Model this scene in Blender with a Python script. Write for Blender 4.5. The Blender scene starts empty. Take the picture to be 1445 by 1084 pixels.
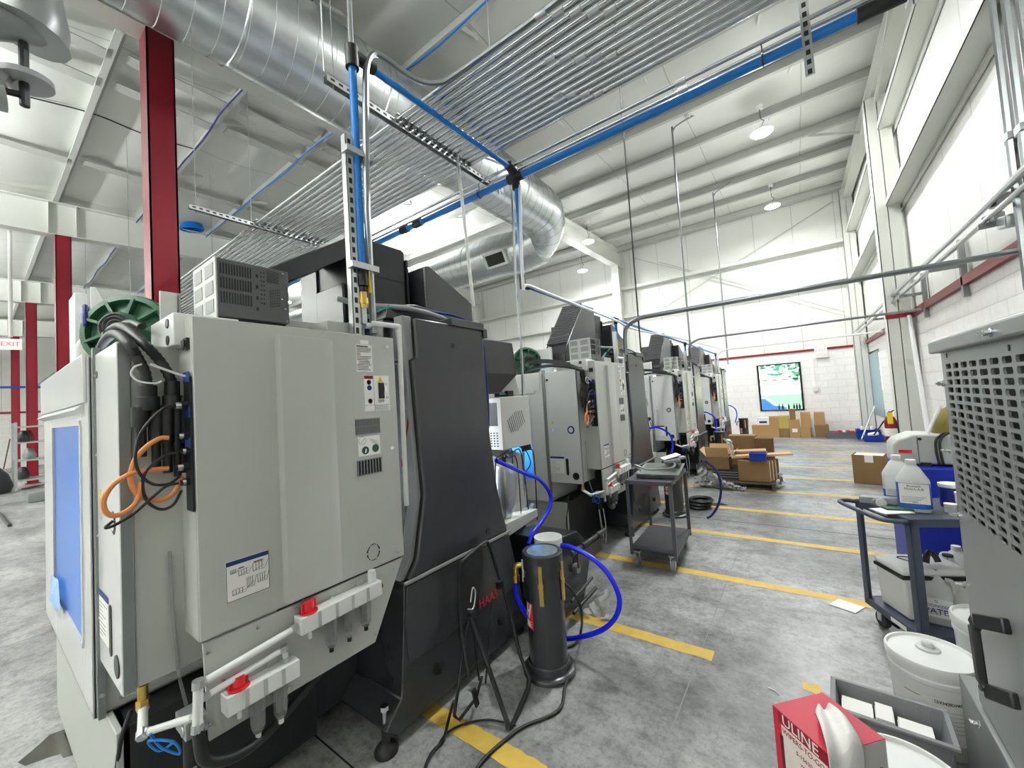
import bpy, bmesh, math, random
from mathutils import Vector, Matrix
random.seed(7)
V = Vector
SC = bpy.context.scene
COL = SC.collection
pi = math.pi
# ------------------------------------------------------------------ camera
FPX, CX, CY, EYE = 559.58, 722.5, 542.0, V((0, 0, 1.6))
yw, pt, rl = [math.radians(a) for a in (-35.97240582, 2.54797259, -3.65479664)]
fw = V((math.sin(yw) * math.cos(pt), math.cos(yw) * math.cos(pt), math.sin(pt)))
rt0 = V((math.cos(yw), -math.sin(yw), 0)); up0 = rt0.cross(fw)
RT = math.cos(rl) * rt0 + math.sin(rl) * up0
UP = -math.sin(rl) * rt0 + math.cos(rl) * up0
cam = bpy.data.cameras.new('camera'); camo = bpy.data.objects.new('camera', cam); COL.objects.link(camo)
cam.sensor_width = 36; cam.sensor_fit = 'HORIZONTAL'; cam.lens = FPX / 1445 * 36; cam.clip_start = 0.02; cam.clip_end = 400
camo.matrix_world = Matrix(((RT.x, UP.x, -fw.x, 0), (RT.y, UP.y, -fw.y, 0), (RT.z, UP.z, -fw.z, 1.6), (0, 0, 0, 1)))
SC.camera = camo
def P(px, py, ax, v):
    """surveyed point: where the sight line through a photo pixel meets the plane ax = v"""
    d = RT * ((px - CX) / FPX) - UP * ((py - CY) / FPX) + fw
    i = 'xyz'.index(ax)
    return EYE + d * ((v - EYE[i]) / d[i])
# ------------------------------------------------------------------ materials
def lin(c):
    return c / 12.92 if c <= .04045 else ((c + .055) / 1.055) ** 2.4
def hexc(h):
    h = h.lstrip('#'); return tuple(lin(int(h[i:i + 2], 16) / 255) for i in (0, 2, 4))
MATS = {}
def mat(name, col, rough=.5, metal=0., var=.08, scale=6., bump=0., trans=0., emit=None, es=0., alpha=1., spec=.5, coat=0., stretch=None, detail=4., ior=1.45):
    m = bpy.data.materials.new(name); m.use_nodes = True
    nt = m.node_tree; nd = nt.nodes; ln = nt.links
    b = nd['Principled BSDF']
    c = hexc(col) if isinstance(col, str) else col
    tc = nd.new('ShaderNodeTexCoord'); mp = nd.new('ShaderNodeMapping'); nz = nd.new('ShaderNodeTexNoise')
    nz.inputs['Scale'].default_value = scale; nz.inputs['Detail'].default_value = detail
    if stretch: mp.inputs['Scale'].default_value = stretch
    ln.new(tc.outputs['Object'], mp.inputs['Vector']); ln.new(mp.outputs['Vector'], nz.inputs['Vector'])
    mx = nd.new('ShaderNodeMix'); mx.data_type = 'RGBA'
    mx.inputs['A'].default_value = (*[x * (1 - var) for x in c], 1); mx.inputs['B'].default_value = (*[min(1, x * (1 + var)) for x in c], 1)
    ln.new(nz.outputs['Fac'], mx.inputs['Factor']); ln.new(mx.outputs['Result'], b.inputs['Base Color'])
    b.inputs['Roughness'].default_value = rough; b.inputs['Metallic'].default_value = metal
    b.inputs['Transmission Weight'].default_value = trans; b.inputs['Alpha'].default_value = alpha
    b.inputs['Specular IOR Level'].default_value = spec; b.inputs['Coat Weight'].default_value = coat; b.inputs['IOR'].default_value = ior
    if emit:
        b.inputs['Emission Color'].default_value = (*hexc(emit), 1); b.inputs['Emission Strength'].default_value = es
    if bump:
        bp = nd.new('ShaderNodeBump'); bp.inputs['Strength'].default_value = bump; bp.inputs['Distance'].default_value = .01
        ln.new(nz.outputs['Fac'], bp.inputs['Height']); ln.new(bp.outputs['Normal'], b.inputs['Normal'])
    MATS[name] = m
    return m
M = dict(
    cab=mat('cabinet_paint', '#bdbfba', .36, var=.02),
    white=mat('white_paint', '#eceeec', .35, var=.02),
    glossy=mat('gloss_white_sheet', '#dcdede', .2, var=.02),
    steelwhite=mat('white_steel', '#d5d7d0', .5, var=.03),
    girt=mat('grey_primer_steel', '#b4b6b0', .55, var=.05),
    dark=mat('charcoal_casting_paint', '#303236', .27, var=.06, scale=14, bump=.04, spec=.75),
    dark2=mat('dark_sheet_metal', '#1f2124', .35, var=.05),
    black=mat('black_rubber', '#17181a', .5, var=.1),
    blackm=mat('black_metal', '#202226', .4, metal=.2),
    red=mat('red_steel_paint', '#7c0c1f', .42, var=.06),
    redp=mat('red_plastic', '#d02630', .35, var=.04),
    blue=mat('blue_pipe', '#1173c8', .28, var=.04),
    hose=mat('blue_hose', '#1424e0', .25, var=.05),
    navy=mat('navy_cable', '#14206e', .4),
    bluebin=mat('blue_plastic', '#143aa0', .4, var=.05),
    galv=mat('galvanised_duct', '#c3c8c9', .27, metal=.95, var=.12, scale=9, stretch=(1, 1, 1)),
    emt=mat('conduit_steel', '#b4b8bb', .24, metal=.95, var=.03),
    emtd=mat('dark_conduit', '#8b9093', .35, metal=.8, var=.08),
    zinc=mat('zinc_plate', '#c9cccd', .35, metal=.8, var=.1),
    chrome=mat('bright_metal', '#e6e8ea', .15, metal=1., var=.03),
    brass=mat('brass', '#c8a85a', .3, metal=.9, var=.1),
    orange=mat('orange_cable', '#d98a52', .4, var=.05),
    green=mat('green_cast', '#29523a', .45, var=.1),
    teal=mat('teal_cable', '#2b8f88', .4),
    card=mat('cardboard', '#b08a5c', .8, var=.08, scale=5),
    card2=mat('light_cardboard', '#c9a578', .8, var=.06, scale=5),
    cardd=mat('brown_cardboard', '#8a6d48', .8, var=.08, scale=5),
    cardy=mat('yellow_carton', '#b8a55a', .8, var=.06),
    paper=mat('paper', '#f3f2ee', .7, var=.02),
    ink=mat('black_ink', '#1a1a1c', .6),
    inkb=mat('blue_ink', '#16306f', .6),
    inkg=mat('grey_ink', '#85888a', .6),
    yellow=mat('yellow_tag', '#e8c81e', .5, var=.03),
    lineyel=mat('yellow_floor_paint', '#cfae50', .5, var=.25, scale=12, detail=8),
    gsheet=mat('grey_sheet_steel', '#8b8f8f', .36, metal=.35, var=.06, scale=3),
    galvs=mat('galvanised_sheet', '#b8bfc0', .4, metal=.6, var=.1, scale=5),
    cart=mat('dark_grey_cart_paint', '#55555d', .42, var=.08),
    cart2=mat('blue_grey_cart_paint', '#3f4657', .42, var=.08),
    poly=mat('milky_plastic', '#e6e8e6', .35, trans=.25, var=.03),
    fluid=mat('blue_fluid', '#2f5fb4', .2, var=.05),
    clear=mat('clear_bowl', '#eef1f1', .12, trans=.75, var=.02, ior=1.08),
    glass=mat('window_glass', '#f2f8fa', .02, trans=1., var=.01, ior=1.05),
    film=mat('blue_protective_film', '#3f95fb', .3, trans=.8, var=.05, scale=3, stretch=(1, 1, 6)),
    filmpale=mat('pale_blue_film', '#d6f1fb', .5, trans=.6, var=.05),
    greyp=mat('grey_plastic', '#8e9092', .5, var=.05),
    grate=mat('grey_bin_plastic', '#77797c', .5, var=.05),
    wrap=mat('clear_stretch_film', '#eef0f0', .2, trans=.6, var=.05, scale=20, bump=.6),
    wood=mat('pallet_wood', '#4a4034', .8, var=.15),
    grey2=mat('pale_grey_casing', '#b9bbb5', .5, var=.04),
    boxgrey=mat('dark_grey_box', '#57585b', .45, var=.05),
    tan=mat('beige_plastic', '#e0dfd8', .5, var=.04),
    olive=mat('olive_bag', '#75692c', .6, var=.1),
    lens=mat('lamp_lens', '#ffffff', .4, emit='#fffaf0', es=70),
    exitred=mat('exit_red', '#e0333a', .5, emit='#ff3a48', es=.7),
    exitw=mat('exit_face', '#f6f2ef', .4, emit='#ffe9e4', es=.25),
    vinyl=mat('white_vinyl_insulation', '#d9dbd4', .55, var=.05, scale=1.3, bump=.3),
    grass=mat('lawn', '#6f9a4a', .9, var=.2), leaf=mat('leaves', '#5fa57c', .8, var=.35, scale=5), bark=mat('bark', '#5a4a38', .9),
    asphalt=mat('pale_road', '#808486', .9), carp=mat('blue_car_paint', '#4a78b8', .3),
)
# ------------------------------------------------------------------ mesh builder
def frame(d):
    d = d.normalized(); a = V((0, 0, 1)) if abs(d.z) < .9 else V((1, 0, 0))
    u = a.cross(d).normalized(); return u, d.cross(u)
ORG = {}
class MB:
    def __init__(s): s.v = []; s.f = []; s.mi = []; s.m = 0; s.st = []
    def add(s, vs, fs):
        s.st.append((len(s.v), len(s.f))); b = len(s.v); s.v += [V(v) for v in vs]; s.f += [tuple(b + i for i in f) for f in fs]; s.mi += [s.m] * len(fs); return s
    def box(s, x0, x1, y0, y1, z0, z1):
        vs = [(x, y, z) for x in (x0, x1) for y in (y0, y1) for z in (z0, z1)]
        return s.add(vs, [(0, 1, 3, 2), (4, 6, 7, 5), (0, 4, 5, 1), (2, 3, 7, 6), (0, 2, 6, 4), (1, 5, 7, 3)])
    def obox(s, c, a, b, d):
        """box about c with half-edge vectors a, b, d"""
        c, a, b, d = V(c), V(a), V(b), V(d)
        vs = [c + i * a + j * b + k * d for i in (-1, 1) for j in (-1, 1) for k in (-1, 1)]
        return s.add(vs, [(0, 1, 3, 2), (4, 6, 7, 5), (0, 4, 5, 1), (2, 3, 7, 6), (0, 2, 6, 4), (1, 5, 7, 3)])
    def bar(s, p, q, w, h, up=(0, 0, 1)):
        p, q = V(p), V(q); d = (q - p); L = d.length; d = d / L; u = V(up)
        if abs(u.dot(d)) > .95: u = V((1, 0, 0))
        r = d.cross(u).normalized(); u = r.cross(d)
        return s.obox((p + q) / 2, d * L / 2, r * w / 2, u * h / 2)
    def cyl(s, p, q, r, r2=None, n=16, caps=True):
        p, q = V(p), V(q); r2 = r if r2 is None else r2; u, w = frame(q - p)
        vs = [c + (u * math.cos(2 * pi * i / n) + w * math.sin(2 * pi * i / n)) * k for c, k in ((p, r), (q, r2)) for i in range(n)]
        fs = [(i, (i + 1) % n, n + (i + 1) % n, n + i) for i in range(n)]
        if caps: fs += [tuple(range(n))[::-1], tuple(range(n, 2 * n))]
        return s.add(vs, fs)
    def tube(s, pts, r, n=8, caps=True):
        pts = [V(p) for p in pts]; N = len(pts)
        R = r if isinstance(r, (list, tuple)) else [r] * N
        T = []
        for i in range(N):
            t = pts[min(i + 1, N - 1)] - pts[max(i - 1, 0)]
            T.append(t.normalized() if t.length > 1e-9 else V((0, 0, 1)))
        u, w = frame(T[0]); vs = []
        for i in range(N):
            u = (u - T[i] * u.dot(T[i]));
            u = u.normalized() if u.length > 1e-6 else frame(T[i])[0]
            w = T[i].cross(u)
            vs += [pts[i] + (u * math.cos(2 * pi * k / n) + w * math.sin(2 * pi * k / n)) * R[i] for k in range(n)]
        fs = [(i * n + k, i * n + (k + 1) % n, (i + 1) * n + (k + 1) % n, (i + 1) * n + k) for i in range(N - 1) for k in range(n)]
        if caps: fs += [tuple(range(n))[::-1], tuple(range((N - 1) * n, N * n))]
        return s.add(vs, fs)
    def build_each(s, name, m, parent=None, per=1, bevel=0., smooth=True):
        """every PER added pieces become an object of their own"""
        out = []; st = s.st + [(len(s.v), len(s.f))]
        for i in range(0, len(s.st), per):
            a, b = st[i], st[min(i + per, len(s.st))]; w = MB(); w.v = s.v[a[0]:b[0]]; w.f = [tuple(k - a[0] for k in f) for f in s.f[a[1]:b[1]]]; w.mi = [0] * len(w.f)
            out.append(w.build(name, m, parent, bevel, smooth))
        return out
    def prism(s, poly, ax, a, b):
        def pt3(p, t): return {'x': (t, p[0], p[1]), 'y': (p[0], t, p[1]), 'z': (p[0], p[1], t)}[ax]
        n = len(poly); vs = [pt3(p, a) for p in poly] + [pt3(p, b) for p in poly]
        return s.add(vs, [tuple(range(n))[::-1], tuple(range(n, 2 * n))] + [(i, (i + 1) % n, n + (i + 1) % n, n + i) for i in range(n)])
    def lathe(s, prof, c, n=24, axis=(0, 0, 1), open_=False):
        c = V(c); a = V(axis).normalized(); u, w = frame(a); m = len(prof); vs = []
        for r, h in prof:
            vs += [c + a * h + (u * math.cos(2 * pi * k / n) + w * math.sin(2 * pi * k / n)) * max(r, 1e-4) for k in range(n)]
        fs = [(i * n + k, i * n + (k + 1) % n, (i + 1) * n + (k + 1) % n, (i + 1) * n + k) for i in range(m - 1) for k in range(n)]
        if not open_: fs += [tuple(range(n))[::-1], tuple(range((m - 1) * n, m * n))]
        return s.add(vs, fs)
    def quad(s, a, b, c, d): return s.add([a, b, c, d], [(0, 1, 2, 3)])
    def build(s, name, m, parent=None, bevel=0., smooth=True, local=False):
        me = bpy.data.meshes.new(name); o = bpy.data.objects.new(name, me); COL.objects.link(o)
        if parent is not None: org = V((0, 0, 0)) if local or parent.get('_l') else ORG[parent.name]
        else:
            lo = [min(v[i] for v in s.v) for i in range(3)]; hi = [max(v[i] for v in s.v) for i in range(3)]
            org = V(((lo[0] + hi[0]) / 2, (lo[1] + hi[1]) / 2, lo[2])); o.location = org
        me.from_pydata([tuple(v - org) for v in s.v], [], s.f)
        for mm in (m if isinstance(m, (list, tuple)) else [m]): me.materials.append(M[mm] if isinstance(mm, str) else mm)
        if max(s.mi, default=0) > 0:
            for p, k in zip(me.polygons, s.mi): p.material_index = k
        bm = bmesh.new(); bm.from_mesh(me); bmesh.ops.recalc_face_normals(bm, faces=bm.faces); bm.to_mesh(me); bm.free()
        if smooth:
            for p in me.polygons: p.use_smooth = True
            me.set_sharp_from_angle(angle=math.radians(38))
        if bevel:
            md = o.modifiers.new('soft_edge', 'BEVEL'); md.width = bevel; md.segments = 2; md.limit_method = 'ANGLE'; md.angle_limit = math.radians(40)
        ORG[o.name] = org
        if parent is not None:
            o.parent = parent
            if parent.get('_l'): LOCALS.append(o); o['_l'] = 1
        return o
LOCALS = []
def tag(o, label=None, cat=None, group=None, kind=None):
    if label: o['label'] = label
    if cat: o['category'] = cat
    if group: o['group'] = group
    if kind: o['kind'] = kind
    return o
def empty(name, loc, rz=0., label=None, cat=None, group=None, local=False):
    o = bpy.data.objects.new(name, None); COL.objects.link(o); o.location = loc; o.rotation_euler = (0, 0, rz); o.empty_display_size = .1
    ORG[o.name] = V(loc)
    if local: o['_l'] = 1; LOCALS.append(o)
    return tag(o, label, cat, group)
def copy_tree(o, parent=None):
    c = o.copy(); COL.objects.link(c); c.parent = parent
    ORG[c.name] = ORG.get(o.name, V((0, 0, 0)))
    for ch in list(o.children):
        k = copy_tree(ch, c)
    return c
def struct(o): o['kind'] = 'structure'; return o
def text(name, s, loc, right, up, size, m, parent=None, depth=.0006, align='CENTER', sx=1.):
    cu = bpy.data.curves.new(name, 'FONT'); cu.body = s; cu.size = size; cu.extrude = depth; cu.align_x = align; cu.align_y = 'CENTER'
    cu.materials.append(M[m]); cu.resolution_u = 3
    o = bpy.data.objects.new(name, cu); COL.objects.link(o)
    r = V(right).normalized(); u = V(up); u = (u - r * u.dot(r)).normalized(); n = r.cross(u)
    org = V((0, 0, 0))
    if parent is not None and not parent.get('_l'): org = ORG[parent.name]
    l = V(loc) - org
    o.matrix_world = Matrix(((r.x, u.x, n.x, l.x), (r.y, u.y, n.y, l.y), (r.z, u.z, n.z, l.z), (0, 0, 0, 1))) @ Matrix.Diagonal((sx, 1, 1, 1))
    if parent is not None: o.parent = parent; o.matrix_parent_inverse = Matrix.Identity(4)
    ORG[o.name] = org
    return o
def smooth(pts, k=6):
    """Catmull-Rom through the points"""
    pts = [V(p) for p in pts]; q = [pts[0] * 2 - pts[1]] + pts + [pts[-1] * 2 - pts[-2]]; out = []
    for i in range(1, len(q) - 2):
        for j in range(k):
            t = j / k; a, b, c, d = q[i - 1:i + 3]
            out.append(.5 * ((2 * b) + (c - a) * t + (2 * a - 5 * b + 4 * c - d) * t * t + (3 * b - a - 3 * c + d) * t ** 3))
    return out + [pts[-1]]
X1, Y1, Z1 = V((1, 0, 0)), V((0, 1, 0)), V((0, 0, 1))
def text(name, s, loc, right, up, size, m, parent=None, depth=.0006, align='CENTER', sx=1.):
    cu = bpy.data.curves.new(name, 'FONT'); cu.body = s; cu.size = size; cu.extrude = depth; cu.align_x = align; cu.align_y = 'CENTER'; cu.resolution_u = 3
    t = bpy.data.objects.new(name, cu); COL.objects.link(t); bpy.context.view_layer.update()
    me = bpy.data.meshes.new_from_object(t.evaluated_get(bpy.context.evaluated_depsgraph_get())); bpy.data.objects.remove(t); bpy.data.curves.remove(cu)
    me.materials.clear(); me.materials.append(M[m]); me.name = name
    r = V(right).normalized(); u = V(up); u = (u - r * u.dot(r)).normalized(); n = r.cross(u)
    org = V((0, 0, 0)) if parent is None or parent.get('_l') else ORG[parent.name]
    for v in me.vertices: v.co = V(loc) - org + r * (v.co.x * sx) + u * v.co.y + n * v.co.z
    o = bpy.data.objects.new(name, me); COL.objects.link(o)
    if parent is not None: o.parent = parent
    ORG[o.name] = org
    return o
# ================================================================== THE SETTING
YB, XR, XL, YF = 15.0, 1.6, -30.0, -9.0
def roofz(y): return 7.32 - .05 * (15 - y)
# floor: polished mottled concrete
fm = bpy.data.materials.new('polished_concrete'); fm.use_nodes = True
nt = fm.node_tree; nd = nt.nodes; ln = nt.links; b = nd['Principled BSDF']
tc = nd.new('ShaderNodeTexCoord')
def noise(sc, det=6, rough=.6, st=None, dist=0.):
    n = nd.new('ShaderNodeTexNoise'); n.inputs['Scale'].default_value = sc; n.inputs['Detail'].default_value = det; n.inputs['Roughness'].default_value = rough; n.inputs['Distortion'].default_value = dist
    if st:
        mp = nd.new('ShaderNodeMapping'); mp.inputs['Scale'].default_value = st; ln.new(tc.outputs['Object'], mp.inputs[0]); ln.new(mp.outputs[0], n.inputs['Vector'])
    else: ln.new(tc.outputs['Object'], n.inputs['Vector'])
    return n
def ramp(src, stops):
    r = nd.new('ShaderNodeValToRGB'); e = r.color_ramp.elements
    while len(e) < len(stops): e.new(.5)
    for k, (p, c) in zip(e, stops): k.position = p; k.color = (c, c, c, 1) if not isinstance(c, tuple) else (*c, 1)
    ln.new(src, r.inputs[0]); return r.outputs[0]
def mixc(a, b_, f, mode='MULTIPLY'):
    m = nd.new('ShaderNodeMix'); m.data_type = 'RGBA'; m.blend_type = mode
    if isinstance(f, float): m.inputs['Factor'].default_value = f
    else: ln.new(f, m.inputs['Factor'])
    for s_, k in ((a, 'A'), (b_, 'B')):
        if isinstance(s_, tuple): m.inputs[k].default_value = (*s_, 1)
        else: ln.new(s_, m.inputs[k])
    return m.outputs['Result']
base = ramp(noise(.55, 7, .62, None, .4).outputs['Fac'], [(.3, hexc('#636464')), (.5, hexc('#a2a3a3')), (.7, hexc('#bebfbe'))])
fine = ramp(noise(7, 10, .72).outputs['Fac'], [(.34, .45), (.52, .95), (.75, 1.2)])
streak = ramp(noise(2.6, 8, .7, (.35, 1.2, 1), .8).outputs['Fac'], [(.36, .42), (.54, 1.0)])
speck = ramp(noise(34, 8, .75).outputs['Fac'], [(.36, .5), (.5, .95), (.66, 1.15)])
c1 = mixc(base, fine, .9); c2 = mixc(c1, streak, .6); c3 = mixc(c2, speck, .7)
ln.new(c3, b.inputs['Base Color'])
ln.new(ramp(noise(1.6, 6).outputs['Fac'], [(.3, .48), (.7, .28)]), b.inputs['Roughness'])
bp = nd.new('ShaderNodeBump'); bp.inputs['Strength'].default_value = .08; bp.inputs['Distance'].default_value = .004
ln.new(noise(18, 6).outputs['Fac'], bp.inputs['Height']); ln.new(bp.outputs[0], b.inputs['Normal'])
o = MB().box(XL, XR + .2, YF, YB + .2, -.15, 0).build('floor', fm); struct(o)
# slab joints as thin dark saw cuts in the floor
k = 0
for y in (1.02, 5.4, 9.9):
    o = MB().box(XL + .5, XR - .1, y - .004, y + .004, -.002, .0012).build('trim_%d' % (20 + k), 'ink'); struct(o); k += 1
for x in (-.62, -5.0, 0.95):
    o = MB().box(x - .003, x + .003, YF + .5, YB - .1, -.002, .0010).build('trim_%d' % (20 + k), 'inkg'); struct(o); k += 1
# painted block wall material
def block_mat(name, col, sx, sz, axis):
    m = bpy.data.materials.new(name); m.use_nodes = True; global nt, nd, ln, tc
    nt = m.node_tree; nd = nt.nodes; ln = nt.links; bs = nd['Principled BSDF']; tc = nd.new('ShaderNodeTexCoord')
    sp = nd.new('ShaderNodeSeparateXYZ'); cb = nd.new('ShaderNodeCombineXYZ'); ln.new(tc.outputs['Object'], sp.inputs[0])
    ln.new(sp.outputs['XYZ'.index(axis)], cb.inputs[0]); ln.new(sp.outputs[2], cb.inputs[1])
    br = nd.new('ShaderNodeTexBrick'); br.inputs['Scale'].default_value = 1; br.inputs['Brick Width'].default_value = sx; br.inputs['Row Height'].default_value = sz
    br.inputs['Mortar Size'].default_value = .006; br.inputs['Mortar Smooth'].default_value = .4
    c = hexc(col)
    br.inputs['Color1'].default_value = (*c, 1); br.inputs['Color2'].default_value = (*[x * .97 for x in c], 1); br.inputs['Mortar'].default_value = (*[x * .8 for x in c], 1)
    ln.new(cb.outputs[0], br.inputs['Vector'])
    nz = noise(9, 6); cc = mixc(br.outputs['Color'], ramp(nz.outputs['Fac'], [(.3, .93), (.6, 1.)]), .8); ln.new(cc, bs.inputs['Base Color'])
    bs.inputs['Roughness'].default_value = .45
    bp = nd.new('ShaderNodeBump'); bp.inputs['Strength'].default_value = .35; bp.inputs['Distance'].default_value = .006; bp.invert = True
    ln.new(br.outputs['Fac'], bp.inputs['Height']); ln.new(bp.outputs[0], bs.inputs['Normal'])
    return m
def seam_mat(name, col, axis, step, width, scale=1.):
    """insulation facing with pinched tape seams every step metres"""
    m = bpy.data.materials.new(name); m.use_nodes = True; global nt, nd, ln, tc
    nt = m.node_tree; nd = nt.nodes; ln = nt.links; bs = nd['Principled BSDF']; tc = nd.new('ShaderNodeTexCoord')
    sp = nd.new('ShaderNodeSeparateXYZ'); ln.new(tc.outputs['Object'], sp.inputs[0])
    nzw = noise(.7, 2)
    a = nd.new('ShaderNodeMath'); a.operation = 'MULTIPLY_ADD'; ln.new(nzw.outputs['Fac'], a.inputs[0]); a.inputs[1].default_value = .06; ln.new(sp.outputs['XYZ'.index(axis)], a.inputs[2])
    d = nd.new('ShaderNodeMath'); d.operation = 'DIVIDE'; ln.new(a.outputs[0], d.inputs[0]); d.inputs[1].default_value = step
    f = nd.new('ShaderNodeMath'); f.operation = 'FRACT'; ln.new(d.outputs[0], f.inputs[0])
    c = hexc(col); w = width / step
    rp = ramp(f.outputs[0], [(0, tuple(x * .5 for x in c)), (w * .5, tuple(x * .62 for x in c)), (w, c), (1, c)])
    cc = mixc(rp, ramp(noise(1.5, 5).outputs['Fac'], [(.3, .94), (.7, 1.)]), .8)
    ln.new(cc, bs.inputs['Base Color']); bs.inputs['Roughness'].default_value = .5
    bp = nd.new('ShaderNodeBump'); bp.inputs['Strength'].default_value = .5; bp.inputs['Distance'].default_value = .03
    ln.new(noise(1.2, 3, .5, (1, 1, .3)).outputs['Fac'], bp.inputs['Height']); ln.new(bp.outputs[0], bs.inputs['Normal'])
    return m
ZT = 2.58                                                            # top of the block wainscot
bx = block_mat('painted_block_x', '#f1f0ee', .41, .205, 'X'); by = block_mat('painted_block_y', '#eeedea', .41, .205, 'Y')
vx = seam_mat('wall_insulation_x', '#e3e4de', 'X', 1.02, .02); vy = seam_mat('wall_insulation_y', '#e6e7e1', 'Y', 1.02, .02)
vc = seam_mat('roof_insulation', '#dcded7', 'X', 1.83, .02)
# back wall with one window opening
wx0, wx1 = P(1071, 545, 'y', YB).x, P(1131.5, 545, 'y', YB).x
wz0, wz1 = P(1104, 579.5, 'y', YB).z, P(1098, 513.5, 'y', YB).z
w = MB(); w.box(XL, wx0, YB, YB + .2, 0, ZT).box(wx1, XR + .2, YB, YB + .2, 0, ZT).box(wx0, wx1, YB, YB + .2, 0, wz0).box(wx0, wx1, YB, YB + .2, wz1, ZT)
w.m = 1; w.box(XL, XR + .2, YB + .02, YB + .2, ZT, 7.5)
struct(w.build('wall_back', [bx, vx], smooth=False))
# right wall with a tall window opening
sy0, sy1 = P(1245, 540, 'x', XR).y, P(1229.5, 540, 'x', XR).y
sz0, sz1 = P(1243, 580, 'x', XR).z, P(1234, 494, 'x', XR).z
w = MB(); w.box(XR, XR + .2, YF, sy0, 0, ZT).box(XR, XR + .2, sy1, YB, 0, ZT).box(XR, XR + .2, sy0, sy1, 0, sz0).box(XR, XR + .2, sy0, sy1, sz1, ZT)
w.m = 1; w.box(XR + .02, XR + .2, YF, YB, ZT, 8.6)
struct(w.build('wall_right', [by, vy], smooth=False))
w = MB(); w.box(XL - .2, XL, YF, YB, 0, ZT); w.m = 1; w.box(XL - .2, XL - .02, YF, YB, ZT, 8.6); struct(w.build('wall_left', [by, vy], smooth=False))
w = MB(); w.box(XL, XR + .2, YF - .2, YF, 0, ZT); w.m = 1; w.box(XL, XR + .2, YF - .2, YF - .02, ZT, 8.6); struct(w.build('wall_front', [bx, vx], smooth=False))
# red stripe trim at the top of the block
struct(MB().box(XL, XR, YB - .03, YB, ZT - .03, ZT + .03).build('trim_1', 'red'))
struct(MB().box(XR - .05, XR, YF, YB, ZT, ZT + .1).build('trim_2', 'red'))
struct(MB().box(XL, XL + .03, YF, YB, ZT - .05, ZT + .05).build('trim_3', 'red'))
# windows
def window(name, bar_boxes, pane_box, fm_):
    o = MB()
    for q in bar_boxes: o.box(*q)
    o = struct(o.build(name, fm_)); p = MB().box(*pane_box).build('pane', 'glass', o); return o
t = .035; zm = P(1100, 536, 'y', YB).z
window('window_1', [(wx0 - .02, wx0 + t, YB - .02, YB + .08, wz0, wz1), (wx1 - t, wx1 + .02, YB - .02, YB + .08, wz0, wz1), (wx0, wx1, YB - .02, YB + .08, wz0, wz0 + t), (wx0, wx1, YB - .02, YB + .08, wz1 - t, wz1), (wx0, wx1, YB - .01, YB + .06, zm - .015, zm + .015)], (wx0 + .01, wx1 - .01, YB + .03, YB + .036, wz0 + .01, wz1 - .01), 'blackm')
o = MB().box(XR + .08, XR + .14, sy0, sy0 + .05, sz0, sz1).box(XR + .08, XR + .14, sy1 - .05, sy1, sz0, sz1).box(XR + .08, XR + .14, sy0, sy1, sz0, sz0 + .05).box(XR + .08, XR + .14, sy0, sy1, sz1 - .05, sz1).build('window_2', 'white'); struct(o)
MB().box(XR + .1, XR + .106, sy0 + .02, sy1 - .02, sz0 + .02, sz1 - .02).build('pane', 'glass', o)
MB().box(XR - .012, XR - .008, sy0 + .02, sy1 + .02, sz0 - .14, sz1 - .06).build('protective_film', 'filmpale', o)
# ceiling: vinyl-faced insulation sagging between the purlins
PUR = [-8.3, -6.95, -5.6, -4.25, -2.9, -1.55, -.2, 1.14, 2.47, 3.85, 5.12, 6.4, 7.92, 9.25, 10.66, 12.0, 13.3, 14.8]
ys = []
for a, c in zip(PUR, PUR[1:]):
    for i in range(8): ys.append((a + (c - a) * i / 8, -.07 * math.sin(pi * i / 8) if c < 6 else -.02 * math.sin(pi * i / 8)))
ys = [(YF - .2, 0)] + ys + [(PUR[-1], 0), (YB + .2, 0)]
w = MB(); xs = [XL - .2, XR + .2]
for y, d in ys: w.add([(x, y, roofz(y) + d) for x in xs], [])
w.f = [(2 * i, 2 * i + 1, 2 * i + 3, 2 * i + 2) for i in range(len(ys) - 1)]; w.mi = [0] * len(w.f)
n0 = len(w.v)
w.quad((XL - .2, YF - .2, 8.9), (XR + .2, YF - .2, 8.9), (XR + .2, YB + .2, 7.9), (XL - .2, YB + .2, 7.9))
struct(w.build('ceiling', vc))
# purlins (lipped channels along the building)
nj = 30
for y in PUR[:-1]:
    zt = roofz(y) - .01; zb = zt - .2; q = .075
    poly = [(y, zt), (y + q, zt), (y + q, zt - .006), (y + .006, zt - .006), (y + .006, zb + .006), (y - q + .006, zb + .006), (y - q + .006, zb + .022), (y - q, zb + .022), (y - q, zb), (y, zb)]
    struct(MB().prism(poly, 'x', XL, XR).build('trim_%d' % nj, 'girt')); nj += 1
struct(MB().box(XL, XR, 14.72, 14.95, roofz(14.8) - .2, roofz(14.8) - .02).build('trim_%d' % nj, 'girt')); nj += 1
# purlin bridging pieces
for i, y in enumerate(PUR[8:-2]):
    for j, x in enumerate((.3, -1.3, -2.9, -4.3, -7.4, -9.6)):
        x = x - .35 * (i % 2); y2 = PUR[PUR.index(y) + 1]
        w = MB().bar((x, y, roofz(y) - .17), (x - .05, y + .42, roofz(y + .4) - .03), .03, .045)
        struct(w.build('trim_%d' % nj, 'steelwhite')); nj += 1
for px, py in ((285, 132), (160, 240), (372, 210)):
    x = P(px, py, 'z', 6.5).x
    for ya, yb_ in ((-.1, 1.05), (1.25, 2.38), (2.6, 3.75), (3.95, 5.0)):
        struct(MB().box(x - .1, x + .1, ya, yb_, roofz(ya) - .17, roofz(ya) - .155).build('trim_%d' % nj, 'girt')); nj += 1
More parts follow.
